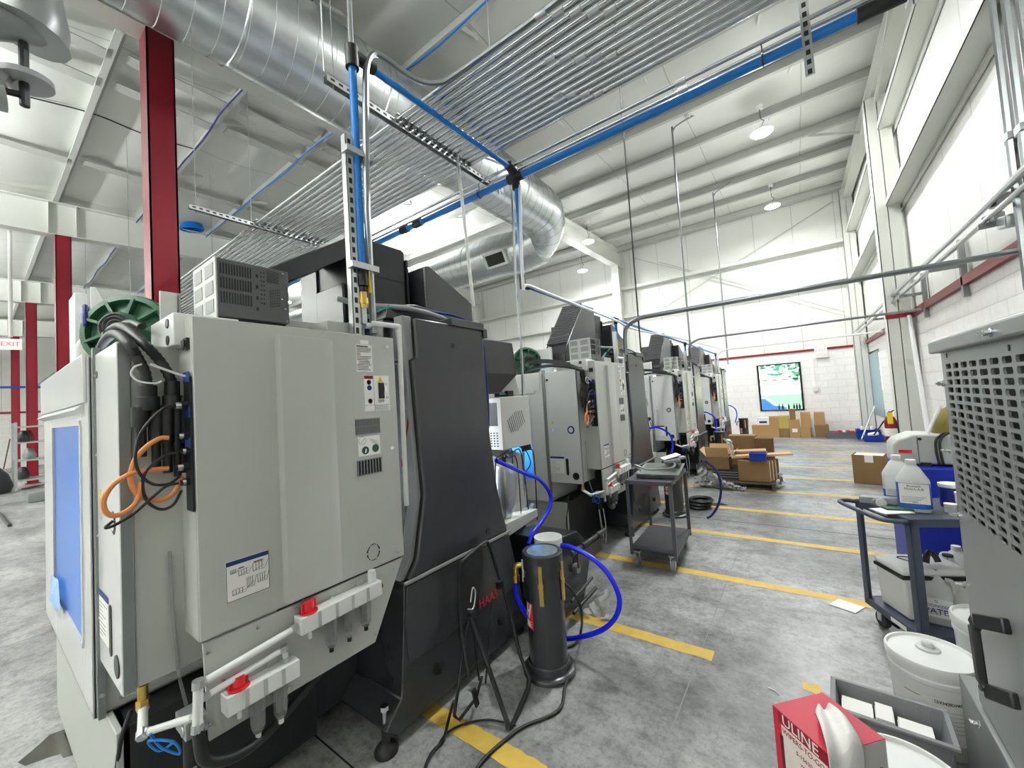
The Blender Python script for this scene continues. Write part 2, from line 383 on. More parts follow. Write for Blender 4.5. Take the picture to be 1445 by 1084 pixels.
# girts on the right and back walls (horizontal webs with inner lip)
for z in (4.48, 5.8):
    w = MB().box(1.38, XR, YF, YB, z, z + .008).box(1.38, 1.388, YF, YB, z - .0, z + .085).box(XR - .01, XR + .01, YF, YB, z - .08, z)
    struct(w.build('trim_%d' % nj, 'steelwhite')); nj += 1
for z in (P(1100, 361, 'y', 14.8).z, P(700, 482, 'y', 14.8).z):
    w = MB().box(XL, XR, 14.78, YB, z, z + .008).box(XL, XR, 14.78, 14.788, z, z + .12).box(XL, XR, YB - .01, YB + .02, z - .07, z)
    struct(w.build('trim_%d' % nj, 'steelwhite')); nj += 1
# frames: rafter + back column; red interior column
def ibeam_rafter(x, w_, pts_top, pts_bot):
    m = MB(); n = len(pts_top)
    m.prism(pts_bot + pts_top[::-1], 'x', x - .005, x + .005)
    for line in (pts_top, pts_bot):
        for (a, za), (c, zc) in zip(line, line[1:]):
            m.obox((x, (a + c) / 2, (za + zc) / 2), (w_ / 2, 0, 0), (0, (c - a) / 2, (zc - za) / 2), (0, 0, .008))
    return m
RX = [-5.3, -12.5, -19.7, -26.9]
for x in RX:
    zb = [(14.4, 6.45), (8, 6.22), (3.4, 5.86), (1.0, 5.72), (-2, 5.66), (-9, 5.5)]
    zt = [(y, roofz(y) - .21) for y, _ in zb]
    m = ibeam_rafter(x, .26, zt, zb)
    for y in (1.0, 1.4, 7.4): m.box(x - .12, x + .12, y - .004, y + .004, 5.75 if y < 3 else 6.2, roofz(y) - .22)
    struct(m.build('trim_%d' % nj, 'steelwhite')); nj += 1
    m = MB().box(x - .006, x + .006, 14.3, 14.96, 0, 7.05).box(x - .14, x + .14, 14.29, 14.306, 0, 6.46).box(x - .14, x + .14, 14.95, 14.97, 0, 7.1).box(x - .12, x + .12, 14.3, 14.96, 6.44, 6.456)
    struct(m.build('trim_%d' % nj, 'steelwhite')); nj += 1
# end-wall rafter and columns on the right
m = ibeam_rafter(1.46, .2, [(y, roofz(y) - .21) for y in (15, -9)], [(y, roofz(y) - .52) for y in (15, -9)]); struct(m.build('trim_%d' % nj, 'steelwhite')); nj += 1
for y in (9.1, 14.75):
    x0, x1 = (1.25, 1.56) if y < 12 else (1.3, 1.58)
    zt = roofz(y) - .22 - (.42 if y < 12 else 0)
    m = MB().box(x0, x1, y, y + .012, 0, zt).box(x0, x1, y + .24, y + .252, 0, zt).box((x0 + x1) / 2 - .005, (x0 + x1) / 2 + .005, y, y + .25, 0, zt).box(x0, x0 + .012, y, y + .25, 0, zt)
    if y < 12:
        m.bar((1.4, y + .1, zt - .1), (1.4, y - 1.6, roofz(7.5) - .24), .04, .05)
    struct(m.build('trim_%d' % nj, 'steelwhite')); nj += 1
struct(MB().box(1.235, 1.565, 9.085, 9.1, ZT, ZT + .1).build('trim_%d' % nj, 'red')); nj += 1
# flange braces
for y in (6.4, 10.66):
    struct(MB().bar((1.42, y + .05, roofz(y) - .5), (.55, y, roofz(y) - .2), .04, .04).build('trim_%d' % nj, 'girt')); nj += 1
# X bracing rods on the back wall
for a, c in (((893, 364), (1095, 414)), ((935, 436), (1175, 284)), ((930, 370), (1192, 440))):
    pa, pc = P(*a, 'y', 14.9), P(*c, 'y', 14.9); d = (pc - pa)
    struct(MB().cyl(pa - d * .0, pc + d * .0, .012, n=8).build('trim_%d' % nj, 'girt')); nj += 1
cats = ['red steel column nearest the machines, rising behind the white hood', 'red steel column second in the row, left of the nearest one', 'red steel column third in the row toward the far left wall', 'red steel column farthest off, beside the hanging exit sign']
for x, lb in zip(RX, cats):
    m = MB().box(x - .13, x + .13, 1.09, 1.105, 0, 5.72).box(x - .13, x + .13, 1.305, 1.32, 0, 5.72).box(x - .006, x + .006, 1.1, 1.31, 0, 5.72).box(x + .118, x + .13, 1.09, 1.32, 0, 5.72)
    o = tag(m.build('steel_column', 'red'), lb, 'column', 'red steel columns')
    MB().box(x - .18, x + .18, 1.05, 1.36, 0, .02).build('base_plate', 'red', o)
# ------------------------------------------------------------------ yellow floor lines
LN = [(1.441, -1.9, -1.02), (2.63, -1.95, -.55), (3.765, -1.95, .62), (4.885, -1.95, 1.2), (5.97, -1.9, 1.2), (7.14, -1.9, 1.2), (8.28, -1.9, 1.2), (9.4, -1.9, 1.2), (10.5, -1.9, 1.2), (11.6, -1.9, 1.2), (12.7, -1.9, 1.2)]
nth = ['nearest, wide, running under the black cord', 'second, ending beside the blue hose loop', 'third, passing under the front shelf cart', 'fourth, running just beyond the shelf cart', 'fifth, in front of the pallet of cartons', 'sixth, beside the pallet of cartons', 'seventh, past the lone open carton', 'eighth, well beyond the lone open carton', 'ninth, in the far part of the aisle', 'tenth, next to last before the far boxes', 'eleventh, closest to the boxes by the far wall']
for (y, a, c), s_ in zip(LN, nth):
    pts = [a + (c - a) * i / 24 for i in range(25)]
    w = MB(); up_ = [y + .05 + random.uniform(-.004, .004) for _ in pts]; lo_ = [y - .05 + random.uniform(-.004, .004) for _ in pts]
    for x, u_, l_ in zip(pts, up_, lo_): w.add([(x, l_, .0015), (x, u_, .0015)], [])
    w.f = [(2 * i, 2 * i + 2, 2 * i + 3, 2 * i + 1) for i in range(24)]; w.mi = [0] * 24
    tag(w.build('floor_line', 'lineyel'), 'yellow painted floor line, ' + s_, 'floor marking', 'yellow floor lines')
w = MB(); pts = [(P(1131, 962, 'z', .0015)), P(1160, 968, 'z', .0015), P(1157, 982, 'z', .0015), P(1133, 972, 'z', .0015)]
w.quad(*pts); tag(w.build('floor_line', 'lineyel'), 'short worn stub of yellow floor line beside the grey bin', 'floor marking', 'yellow floor lines')
# floor stains
for (px, py), r, lb in (((120, 1035), .16, 'dark wet stain on the concrete under the near machine corner'), ((1005, 712), .12, 'dark oil stain on the concrete beyond the shelf cart')):
    c = P(px, py, 'z', .001); w = MB(); pts = []
    for i in range(26): a = 2 * pi * i / 26; rr = r * (1 + .3 * math.sin(3 * a + px) + .15 * math.sin(7 * a)); pts.append((c.x + rr * math.cos(a) * 1.3, c.y + rr * math.sin(a), .0012))
    w.add(pts, [tuple(range(26))]); tag(w.build('floor_stain', mat('oil_stain_%d' % px, '#3b3b34', .25, var=.3)), lb, 'stain')
# ================================================================== MACHINES (rear side toward the aisle)
MX = -1.66
def PX(px, py, x=MX): return P(px, py, 'x', x)
def rect_x(w, x, y0, y1, z0, z1, t=.003): w.box(x, x + t, y0, y1, z0, z1); return w
def corr(pts, r, k=10):
    """corrugated hose"""
    q = smooth(pts, k); out = []; R = []; L = 0; step = .009
    # resample evenly
    s = [0]
    for a, b in zip(q, q[1:]): s.append(s[-1] + (b - a).length)
    n = max(4, int(s[-1] / step)); j = 0
    for i in range(n + 1):
        t = s[-1] * i / n
        while j < len(s) - 2 and s[j + 1] < t: j += 1
        f = (t - s[j]) / max(1e-9, s[j + 1] - s[j]); out.append(q[j].lerp(q[j + 1], f)); R.append(r if i % 2 else r * .86)
    return MB().tube(out, R, 12)
def screw(w, p, n, r=.007):
    w.cyl(p, V(p) + V(n) * .006, r, r * .8, 10); w.obox(V(p) + V(n) * .007, V(n) * .002, V((0, 0, 1)) * r * .3, V(n).cross(V((0, 0, 1))) * r)
def build_machine(loc):
    m = empty('milling_machine', loc, 0)
    # --- base casting
    b = MB()
    b.prism([(1.27, .73), (2.14, .73), (2.2, .5), (2.3, .06), (1.19, .06), (1.13, .12), (1.225, .21), (1.26, .55)], 'x', MX, -2.05)
    b.box(-3.3, -2.05, .9, 2.9, .1, .72).box(-2.3, -2.05, 1.25, 2.3, .72, .9)
    base = b.build('base_casting', 'dark', m, .006)
    pl = MB().prism([(1.285, .715), (2.125, .715), (2.17, .5), (2.19, .36), (1.275, .345), (1.262, .55)], 'x', MX - .001, MX + .008).build('access_plate', 'dark', base, .003)
    MB().bar((MX + .01, 1.27, .735), (MX + .01, 2.14, .735), .014, .012).build('edge_strip', 'greyp', base)
    for (y, z, r) in ((1.455, .225, .03), (2.004, .214, .028), (1.484, .751, .012), (1.93, .80, .018)):
        MB().cyl((MX - .0, y, z), (MX + .0115 if z < .7 else MX + .003, y, z), r, n=20).build('hole', 'black', base)
    text('lettering', 'HAAS', (MX + .0105, 1.885, .40), Y1, V((0, -.25, 1)), .075, 'redp', base, .0008, sx=.95)
    for (x, y) in ((-1.70, 1.155), (-1.74, 2.26), (-3.2, .95), (-3.2, 2.8)):
        f = MB().lathe([(.055, 0), (.056, .012), (.045, .03), (.02, .05), (.018, .12)], (x, y, 0), 20).build('leveling_foot', 'black', m)
        MB().cyl((x, y, .1), (x, y, .2), .012, n=10).cyl((x, y, .19), (x, y, .21), .02, n=6).build('bolt', 'chrome', f)
    # --- column casting
    col = MB().prism([(1.43, 2.09), (1.435, 1.87), (1.40, 1.855), (1.435, 1.13), (1.365, .82), (1.30, .735), (2.13, .735), (2.055, 1.03), (2.005, 1.46), (2.0, 2.09)], 'x', MX, -2.35).build('column', 'dark', m, .012)
    MB().prism([(1.365, 2.1), (1.43, 2.1), (1.435, 1.87), (1.40, 1.855), (1.435, 1.13), (1.365, .82), (1.30, .735), (1.27, .735), (1.335, .83), (1.405, 1.13), (1.372, 1.84), (1.385, 1.86)], 'x', MX - .03, MX - .1).build('lit_side_rib', 'greyp', col, .006)  # paler grey than the column: light caught on this edge, painted in
    MB().box(MX - .3, MX + .015, 1.7, 1.995, 2.075, 2.125).box(MX - .3, MX + .012, 1.99, 2.03, 2.03, 2.09).build('top_lip', 'dark', col, .004)
    MB().cyl((MX - .01, 1.716, 1.957), (MX + .002, 1.716, 1.957), .016, n=18).build('hole', 'black', col)
    # --- control cabinet
    cab = MB().box(-2.1, MX - .012, .45, 1.283, .868, 1.965).build('control_cabinet', 'cab', m, .004)
    MB().box(MX - .011, MX, .452, 1.281, .872, 1.962).build('door', 'cab', cab, .003)
    pn = MB().prism([(MX, .712), (MX + .026, .722), (MX + .026, .905), (MX, .955)], 'z', .885, 1.92).build('raised_panel', 'cab', cab, .002)
    w = MB(); w.box(MX - .03, MX - .012, .455, 1.265, .545, .866)
    MB().prism([(.458, .862), (1.277, .862), (1.262, .84), (1.10, .54), (.468, .545)], 'x', MX - .016, MX - .004).build('lower_panel', 'cab', cab, .002)
    w = MB()
    for y, z in ((1.236, 1.913), (1.236, 1.41), (1.243, .907), (.47, .83), (.51, .72), (.62, .84), (.9, .83), (1.22, .83), (1.1, .58), (.72, .565), (.47, .6)): screw(w, (MX if z > .87 else MX - .004, y, z), X1, .012 if z > .87 and y > 1 else .006)
    w.build_each('door_lock', 'chrome', cab, 2)
    # two vent grilles
    for z0, z1, nb in ((1.494, 1.563, 17), (1.305, 1.374, 9)):
        g = MB().box(MX - .001, MX + .001, 1.046, 1.178, z0, z1).build('vent_grille', 'black', m)
        w = MB()
        for i in range(nb): y = 1.05 + .124 * i / (nb - 1); w.box(MX, MX + .004, y - .0018, y + .0018, z0, z1)
        w.box(MX, MX + .004, 1.046, 1.178, z0 - .002, z0 + .002).box(MX, MX + .004, 1.046, 1.178, z1 - .002, z1 + .002)
        if nb > 10: w.box(MX, MX + .0045, 1.046, 1.178, (z0 + z1) / 2 - .001, (z0 + z1) / 2 + .001)
        w.build('louver', 'greyp', g)
    # instruction plate between the grilles
    g = MB().box(MX, MX + .0015, 1.055, 1.172, 1.392, 1.482).build('instruction_plate', 'paper', m)
    MB().cyl((MX, 1.092, 1.417), (MX + .0025, 1.092, 1.417), .0185, n=22).cyl((MX, 1.146, 1.421), (MX + .0025, 1.146, 1.421), .0185, n=22).build_each('dial', 'green', g)
    w = MB().obox((MX + .003, 1.093, 1.415), (.001, 0, 0), (0, .003, 0), (0, .0015, .009)); w.build('pointer', 'paper', g)
    w = MB(); w.lathe([(.017, 0), (.0185, .001), (.02, 0)], (MX + .001, 1.078, 1.463), 20, X1); w.bar((MX + .002, 1.068, 1.452), (MX + .002, 1.09, 1.472), .002, .001)
    for k in range(3): w.bar((MX + .002, 1.112 + .01 * k, 1.47 - .01 * k), (MX + .002, 1.156 + .005 * k, 1.455 - .01 * k), .0015, .001)
    w.build('drawing', 'inkg', g)
    # rating label
    g = MB().box(MX, MX + .0012, 1.066, 1.152, 1.785, 1.915).box(MX, MX + .0012, 1.09, 1.135, 1.917, 1.937).build('rating_label', 'paper', m)
    w = MB()
    for k in range(15):
        z = 1.903 - .0078 * k
        if k in (4, 5): w.box(MX + .0012, MX + .0016, 1.07, 1.09, z, z + .003); continue
        a = 1.07 + (.008 if k in (9, 10) else 0); w.box(MX + .0012, MX + .0016, a, a + random.choice((.076, .06, .07)), z, z + (.006 if k == 0 else .003))
    w.build('print', 'ink', g)
    # disconnect switch plate
    g = MB().box(MX, MX + .0015, 1.101, 1.24, 1.597, 1.768).build('switch_plate', 'paper', m)
    MB().box(MX + .0015, MX + .002, 1.102, 1.15, 1.752, 1.767).build('warning_band', 'red', g)
    w = MB().box(MX + .0015, MX + .002, 1.152, 1.1535, 1.627, 1.767).box(MX + .0015, MX + .002, 1.101, 1.24, 1.626, 1.6275)
    w.lathe([(.0105, 0), (.0115, .0006), (.0125, 0)], (MX + .0016, 1.127, 1.736), 18, X1).lathe([(.0105, 0), (.0115, .0006), (.0125, 0)], (MX + .0016, 1.130, 1.646), 18, X1)
    for k in range(5): w.box(MX + .0015, MX + .0019, 1.152, 1.232, 1.602 + .0048 * k, 1.604 + .0048 * k)
    w.build('print', 'inkg', g)
    MB().cyl((MX + .001, 1.128, 1.709), (MX + .0022, 1.128, 1.709), .0125, n=18).build('pictogram', 'inkb', g)
    MB().prism([(1.172, 1.737), (1.206, 1.737), (1.189, 1.765)], 'x', MX + .001, MX + .0022).build('warning_triangle', 'yellow', g)
    MB().prism([(1.187, 1.741), (1.191, 1.741), (1.19, 1.757)], 'x', MX + .001, MX + .0026).build('warning_bolt', 'ink', g)
    s_ = MB().box(MX, MX + .004, 1.178, 1.21, 1.656, 1.733).build('breaker', 'black', g)
    MB().box(MX + .004, MX + .02, 1.2, 1.212, 1.69, 1.717).build('toggle', 'chrome', g)
    text('lettering', 'OFF', (MX + .002, 1.192, 1.642), Y1, Z1, .019, 'ink', g, .0004); text('lettering', 'I', (MX + .002, 1.224, 1.727), Y1, Z1, .015, 'ink', g, .0004); text('lettering', 'O', (MX + .002, 1.226, 1.66), Y1, Z1, .015, 'ink', g, .0004)
    # service diagram plate with blue header
    g = MB().box(MX, MX + .0015, .527, .665, .966, 1.104).build('diagram_plate', 'paper', m, .0)
    MB().box(MX + .0015, MX + .002, .529, .663, 1.088, 1.103).build('header_band', 'inkb', g)
    w = MB()
    for (y, z, a, h) in ((.54, 1.06, .02, .012), (.565, 1.045, .032, .02), (.61, 1.045, .04, .028), (.545, .985, .04, .018), (.59, .995, .024, .035), (.625, 1.0, .03, .03)):
        for q in range(4): w.box(MX + .0015, MX + .0019, y + a * q / 4, y + a * q / 4 + .0015, z, z + h)
        w.bar((MX + .0017, y, z), (MX + .0017, y + a, z + h * .5), .0014, .0006).bar((MX + .0017, y, z + h), (MX + .0017, y + a, z + h), .0014, .0006).bar((MX + .0017, y, z), (MX + .0017, y + a, z), .0014, .0006).bar((MX + .0017, y + a, z), (MX + .0017, y + a * 1.3, z + h), .0014, .0006)
    w.box(MX + .0015, MX + .0019, .5275, .529, .967, 1.103).box(MX + .0015, MX + .0019, .6635, .665, .967, 1.103).box(MX + .0015, MX + .0019, .5275, .665, .966, .9675)
    w.build('drawing', 'ink', g)
    w = MB().box(MX + .0018, MX + .0022, .565, .583, 1.07, 1.0735).box(MX + .0018, MX + .0022, .613, .643, 1.075, 1.0785); w.build('red_mark', 'red', g)
    # slotted ring for the fan
    w = MB()
    for k in range(6):
        a = [2 * pi * k / 6 + t for t in [.12 + .8 * i / 6 for i in range(7)]]
        for p, q in zip(a, a[1:]): w.bar((MX + .0005, 1.109 + .032 * math.cos(p), .945 + .036 * math.sin(p)), (MX + .0005, 1.109 + .032 * math.cos(q), .945 + .036 * math.sin(q)), .006, .002)
    w.build('fan_slot', 'black', cab)
    # blue connector strip and latch on the cabinet's narrow side
    s_ = MB().box(-1.735, -1.668, .444, .45, 1.30, 1.755).build('connector_strip', 'blackm', m)
    for z in (1.635, 1.755, 1.53): MB().box(-1.732, -1.67, .442, .444, z - .018, z + .018).build('blue_gasket', 'inkb', s_)
    MB().box(-1.72, -1.68, .44, .45, 1.85, 1.89).box(-1.715, -1.685, .434, .44, 1.858, 1.882).build('latch', 'black', cab)
    # --- side cabinet with the inspection labels
    sc_ = MB().box(-2.18, -1.81, .322, .60, .75, 1.875).build('side_cabinet', 'cab', m, .004)
    MB().box(-2.18, -1.80, .287, .32, .745, 1.88).build('door', 'glossy', sc_, .004)
    w = MB().box(-1.806, -1.799, .29, .318, .75, 1.875); w.build('door_edge', 'gsheet', sc_)
    MB().cyl((-2.13, .288, 1.80), (-2.13, .285, 1.80), .014, n=18).build('plug', 'black', sc_)
    MB().lathe([(.028, 0), (.034, .002), (.04, 0)], (-1.89, .287, 1.28), 22, -Y1).build('lock_ring', 'black', sc_)
    MB().cyl((-1.89, .287, 1.28), (-1.89, .284, 1.28), .026, n=20).cyl((-2.09, .287, 1.28), (-2.09, .282, 1.28), .012, n=16).build('lock', 'chrome', sc_)
    MB().prism([(-2.112, 1.345), (-2.076, 1.345), (-2.094, 1.375)], 'y', .287, .2855).build('warning_triangle', 'yellow', sc_)
    MB().cyl((-1.868, .288, .82), (-1.868, .284, .82), .036, n=24).build('port', 'black', sc_)
    w = MB().box(-1.972, -1.942, .284, .288, .84, .98).cyl((-1.957, .284, .84), (-1.957, .288, .84), .015, n=14).cyl((-1.957, .284, .98), (-1.957, .288, .98), .015, n=14); w.build('handle_slot', 'black', sc_)
    g = MB().box(-2.15, -1.99, .2855, .287, .84, .99).build('label_plate', 'paper', m)
    MB().box(-2.15, -1.99, .2845, .2855, .99, 1.01).build('header_band', 'inkb', g)
    w = MB()
    for k in range(9): w.box(-2.14, -2.14 + random.choice((.05, .1, .13)), .2848, .2856, .855 + .014 * k, .857 + .014 * k)
    w.build('print', 'inkg', g)
    # brass fitting under the box, sight tube on its side
    MB().cyl((-1.83, .34, .745), (-1.83, .34, .70), .014, n=10).cyl((-1.83, .34, .70), (-1.83, .34, .672), .019, n=6).build('pipe_fitting', 'brass', m)
    MB().tube([(-1.80, .41, 1.16), (-1.80, .413, .98), (-1.797, .425, .74), (-1.77, .44, .62)], .005, 8).build('clear_tube', 'clear', m)
    # --- beam housing over the box with two plugs
    w = MB().box(-2.02, -1.735, .42, .62, 1.87, 1.985); bm_ = w.build('cable_housing', 'white', m, .004)
    MB().cyl((-1.80, .421, 1.955), (-1.80, .417, 1.955), .017, n=20).cyl((-1.80, .421, 1.895), (-1.80, .417, 1.895), .017, n=20).build_each('plug', 'black', bm_)
    # --- enclosure
    ex, ey = -2.18, .27; ex0 = -3.67; zb, zt = .535, 1.876; a0, a1, b0, b1 = -3.22, -2.36, .76, 1.615
    w = MB().box(ex0, a0, ey, ey + .012, zb, zt).box(a1, ex, ey, ey + .012, zb, zt).box(a0, a1, ey, ey + .012, zb, b0).box(a0, a1, ey, ey + .012, b1, zt)
    w.box(ex - .012, ex, ey, 1.2, zb, zt).box(ex0, ex0 + .012, ey, 2.9, zb, zt).box(ex0, ex, 2.888, 2.9, zb, zt).box(ex0, ex, ey, 2.9, zb, zb + .012).box(ex - .012, ex, 2.3, 2.9, zb, zt)
    w.box(ex0, -2.4, ey + .02, 2.9, zt - .012, zt)
    en = w.build('enclosure', 'glossy', m, .004)
    MB().box(ex0 + .0, ex - .03, ey - .012, ey, 1.70, zt + .012).build('header_panel', 'glossy', en, .004)
    MB().prism([(ey - .028, 1.675), (ey, 1.70), (ey, 1.66)], 'x', ex0, ex - .1).build('drip_ledge', 'glossy', en)
    MB().box(ex - .004, ex + .022, ey + .01, ey + .03, zb, zt + .03).build('edge_flange', 'gsheet', en)
    wn = MB().box(a0 - .02, a0, ey - .006, ey + .014, b0, b1).box(a1, a1 + .02, ey - .006, ey + .014, b0, b1).box(a0, a1, ey - .006, ey + .014, b0 - .02, b0).box(a0, a1, ey - .006, ey + .014, b1, b1 + .02).build('window_frame', 'glossy', m)
    MB().box(a0, a1, ey + .002, ey + .008, b0, b1).build('window_pane', 'film', wn)
    w = MB(); w.add([(a0 - .02, ey - .012, b0 + .09), (a0 + .25, ey - .012, b0 + .12), (a0 + .42, ey - .02, b0 - .02), (a0 + .1, ey - .012, b0 - .01), (a0 + .25, ey - .04, b0 + .04)], [(0, 1, 4), (1, 2, 4), (2, 3, 4), (3, 0, 4)]); w.build('peeling_film', 'wrap', wn)
    w = MB()
    for z in (.62, .9, 1.2, 1.5, 1.8): screw(w, (ex + .02, ey + .02, z), X1, .008)
    screw(w, (ex, .35, .575), X1, .012); w.build_each('bolt', 'zinc', en, 2)
    MB().prism([(ey + .03, .54), (ey + .03, .02), (ey + .05, .02), (ey + .05, .54)], 'x', ex0 + .1, ex + .18).build('skirt', 'cab', m, .003)
    MB().box(-3.4, -2.03, .34, 1.0, .05, .53).build('under_shade_box', 'black', m)  # black box painting in the dark void under the enclosure
    # --- corrugated cable conduits and their connectors
    hz = -1.755
    h1 = [P(139, 503, 'y', .33), P(143, 491, 'y', .33), P(149, 480, 'y', .325), P(158, 472, 'y', .32), P(168, 473, 'y', .31), PX(181, 484, hz), PX(193, 503, hz), PX(204, 525, hz), PX(208, 546, hz)]
    h2 = [P(145, 490, 'y', .37), P(152, 472, 'y', .37), P(161, 463, 'y', .36), P(172, 461, 'y', .35), P(185, 468, 'y', .34), PX(202, 484, hz), PX(222, 505, hz), PX(235, 523, hz), PX(243, 540, hz)]
    for h in (h1, h2): corr(h, .0165).build('corrugated_hose', 'black', m)
    MB().tube(smooth([V(p) + V((-.01, .03, .022)) for p in h2[:5]], 5), .012, 10).build('cable_bundle', 'black', m)
    for (px, y0, y1, r) in ((208, 544, 562, .026), (209, 560, 580, .031), (243, 538, 560, .022), (243, 558, 575, .027)):
        MB().cyl(PX(px, y0, hz), PX(px, y1, hz), r, n=14).build('hose_fitting', 'black', m, .003)
    for (px, y0, y1, r) in ((198, 575, 603, .024), (220, 578, 622, .02), (236, 572, 625, .022), (250, 575, 630, .018), (258, 560, 625, .017)):
        MB().cyl(PX(px, y0, hz), PX(px, y1, hz), r, n=12).cyl(PX(px, y1, hz), PX(px + 1, y1 + 42, hz), r * .62, n=10).build('cable_plug', 'black', m)
    for p, z in (((247, 573), 1.70), ((252, 616), 1.57), ((257, 637), 1.515), ((250, 660), 1.455), ((257, 681), 1.37)):
        a = PX(p[0], p[1], -1.70); d = V((.012, .46, 0)); d = (V((-1.70, .444, a.z)) - a)
        q = a + d * .45; k = MB().cyl(a, q, .0125, n=12).build('metal_connector', 'chrome', m); MB().cyl(q, a + d * 1.0, .0135, n=12).build('coupling_nut', 'black', k)
        MB().cyl(a - d * .25, a, .0085, n=10).build('strain_relief', 'black', k)
    def cable(name, pxs, r, m_, x=-1.72):
        MB().tube(smooth([PX(a, b_, x + (dx[0] if dx else 0)) for a, b_, *dx in pxs], 6), r, 8).build(name, m_, m)
    cable('orange_cable', [(238, 618), (225, 619), (205, 632), (189, 653), (184, 676), (191, 694), (207, 704), (228, 706), (247, 694), (257, 672)], .0075, 'orange', -1.71)
    cable('orange_cable', [(238, 661), (215, 663), (186, 668), (160, 684), (147, 704), (148, 721), (160, 728), (178, 722), (194, 706), (199, 680)], .0075, 'orange', -1.705)
    cable('thin_cable', [(245, 573), (232, 576), (213, 592), (197, 615), (191, 645), (197, 668), (215, 683), (238, 683), (254, 672)], .0045, 'black', -1.70)
    cable('thin_cable', [(250, 639), (235, 642), (215, 656), (203, 672), (202, 692), (210, 710), (228, 719), (245, 712), (256, 692)], .0045, 'black', -1.70)
    cable('thin_cable', [(252, 682), (235, 686), (215, 702), (190, 724), (168, 738), (152, 745), (150, 743), (160, 735)], .0045, 'black', -1.69)
    cable('cable_tie', [(262, 531), (245, 526), (212, 514)], .004, 'white', -1.70)
    cable('cable_tie', [(228, 538), (218, 541), (196, 538), (185, 528), (190, 518), (200, 514)], .003, 'white', -1.70)
    # --- air preparation manifolds
    def manifold(y0, y1, z0, bowls, zt_, slim):
        x = MX + .03
        s = (lambda y: z0 + (zt_ - z0) * (y - y0) / (y1 - y0))
        w = MB().prism([(y0, s(y0) - .033), (y1, s(y1) - .033), (y1, s(y1) + .03), (y0, s(y0) + .03)], 'x', x - .028, x + .03)
        mf = w.build('air_manifold', 'white', m, .003)
        MB().box(MX, x - .02, y0 + .005, y0 + .035, s(y0) + .02, s(y0) + .055).box(MX, x - .02, y1 - .09, y1 - .06, s(y1) + .02, s(y1) + .055).build_each('bracket', 'zinc', mf)
        w = MB()
        for k in range(1, len(bowls) + 2):
            y = y0 + (y1 - y0) * k / (len(bowls) + 2); w.box(x + .028, x + .033, y - .006, y + .006, s(y) - .03, s(y) + .028)
        w.build_each('clamp', 'cab', mf)
        k = y0 + .045; kb = MB().cyl((x, k, s(k) + .03), (x, k, s(k) + .036), .033, n=24).cyl((x, k, s(k) + .036), (x, k, s(k) + .072), .019, n=20).obox((x, k, s(k) + .055), (.004, 0, 0), (0, .029, .004), (0, 0, .018)).build('shutoff_knob', 'redp', mf, .002)
        MB().cyl((x, k, s(k) - .033), (x, k, s(k) - .07), .008, n=10).build('drain', 'white', mf)
        for y, L in bowls:
            z = s(y) - .033
            bw = MB().lathe([(.024, 0), (.025, -.02), (.022, -L + .02), (.014, -L), (.0, -L)], (x, y, z), 18).build('filter_bowl', 'clear', mf)
            MB().cyl((x, y, z - .012), (x, y, z - L * .8), .012, n=12).build('filter_element', 'greyp' if not slim else 'tan', mf)
            MB().cyl((x, y, z - L), (x, y, z - L - .02), .009, n=10).build('drain_cap', 'black' if slim else 'tan', mf)
        return mf
    up_ = manifold(.745, 1.105, .795, [(.875, .115), (.955, .115), (1.035, .11)], .80, True)
    MB().cyl((MX + .03, 1.075, .82), (MX + .03, 1.075, .868), .019, n=16).cyl((MX + .03, 1.075, .868), (MX + .03, 1.075, .88), .017, n=16).build('gauge_knob', 'white', up_)
    lo_ = manifold(.50, .735, .655, [(.60, .12), (.675, .12)], .655, False)
    for name, pts, r in (('air_pipe', [(MX + .04, .44, .765), (MX + .03, .735, .79)], .012), ('air_pipe', [(MX + .035, .45, .715), (MX + .03, .69, .735)], .010), ('air_pipe', [(MX + .045, .43, .77), (MX + .045, .425, .64)], .014), ('air_pipe', [(-1.83, .34, .675), (-1.74, .32, .64)], .013), ('air_pipe', [(-1.74, .325, .64), (MX + .03, .425, .668)], .011), ('air_pipe', [(MX + .03, .695, .735), (MX + .03, .70, .69)], .010)):
        pp = MB().tube(pts, r, 12).build(name, 'white', m)
        MB().cyl(V(pts[0]) - (V(pts[1]) - V(pts[0])).normalized() * .012, V(pts[0]) + (V(pts[1]) - V(pts[0])).normalized() * .012, r * 1.25, n=8).cyl(V(pts[1]) - (V(pts[1]) - V(pts[0])).normalized() * .012, V(pts[1]) + (V(pts[1]) - V(pts[0])).normalized() * .012, r * 1.25, n=8).build_each('elbow_fitting', 'zinc', pp)
    MB().tube(smooth([(MX + .045, .425, .63), (MX + .05, .45, .52), (MX + .03, .60, .47), (MX - .1, .9, .5), (-1.9, 1.1, .5)]), .017, 10).build('drain_hose', 'black', m)
    MB().box(-1.74, -1.64, .40, .46, .60, .655).cyl((-1.66, .395, .627), (-1.66, .401, .627), .018, n=14).build('solenoid_valve', 'zinc', m, .003)
    MB().cyl((-1.70, .43, .60), (-1.70, .43, .48), .022, n=14).build('solenoid_coil', 'black', m)
    MB().tube(smooth([(-1.70, .33, .65), (-1.72, .36, .58), (-1.70, .40, .54), (-1.68, .38, .60), (-1.72, .33, .62), (-1.74, .36, .56), (-1.71, .39, .58)]), .004, 6).build('blue_tube', 'blue', m)
    MB().tube(smooth([(-2.0, .34, .60), (-2.0, .31, .5), (-2.02, .30, .3), (-1.98, .31, .06), (-1.9, .34, .02)]), .007, 8).build('ground_cable', 'black', m)
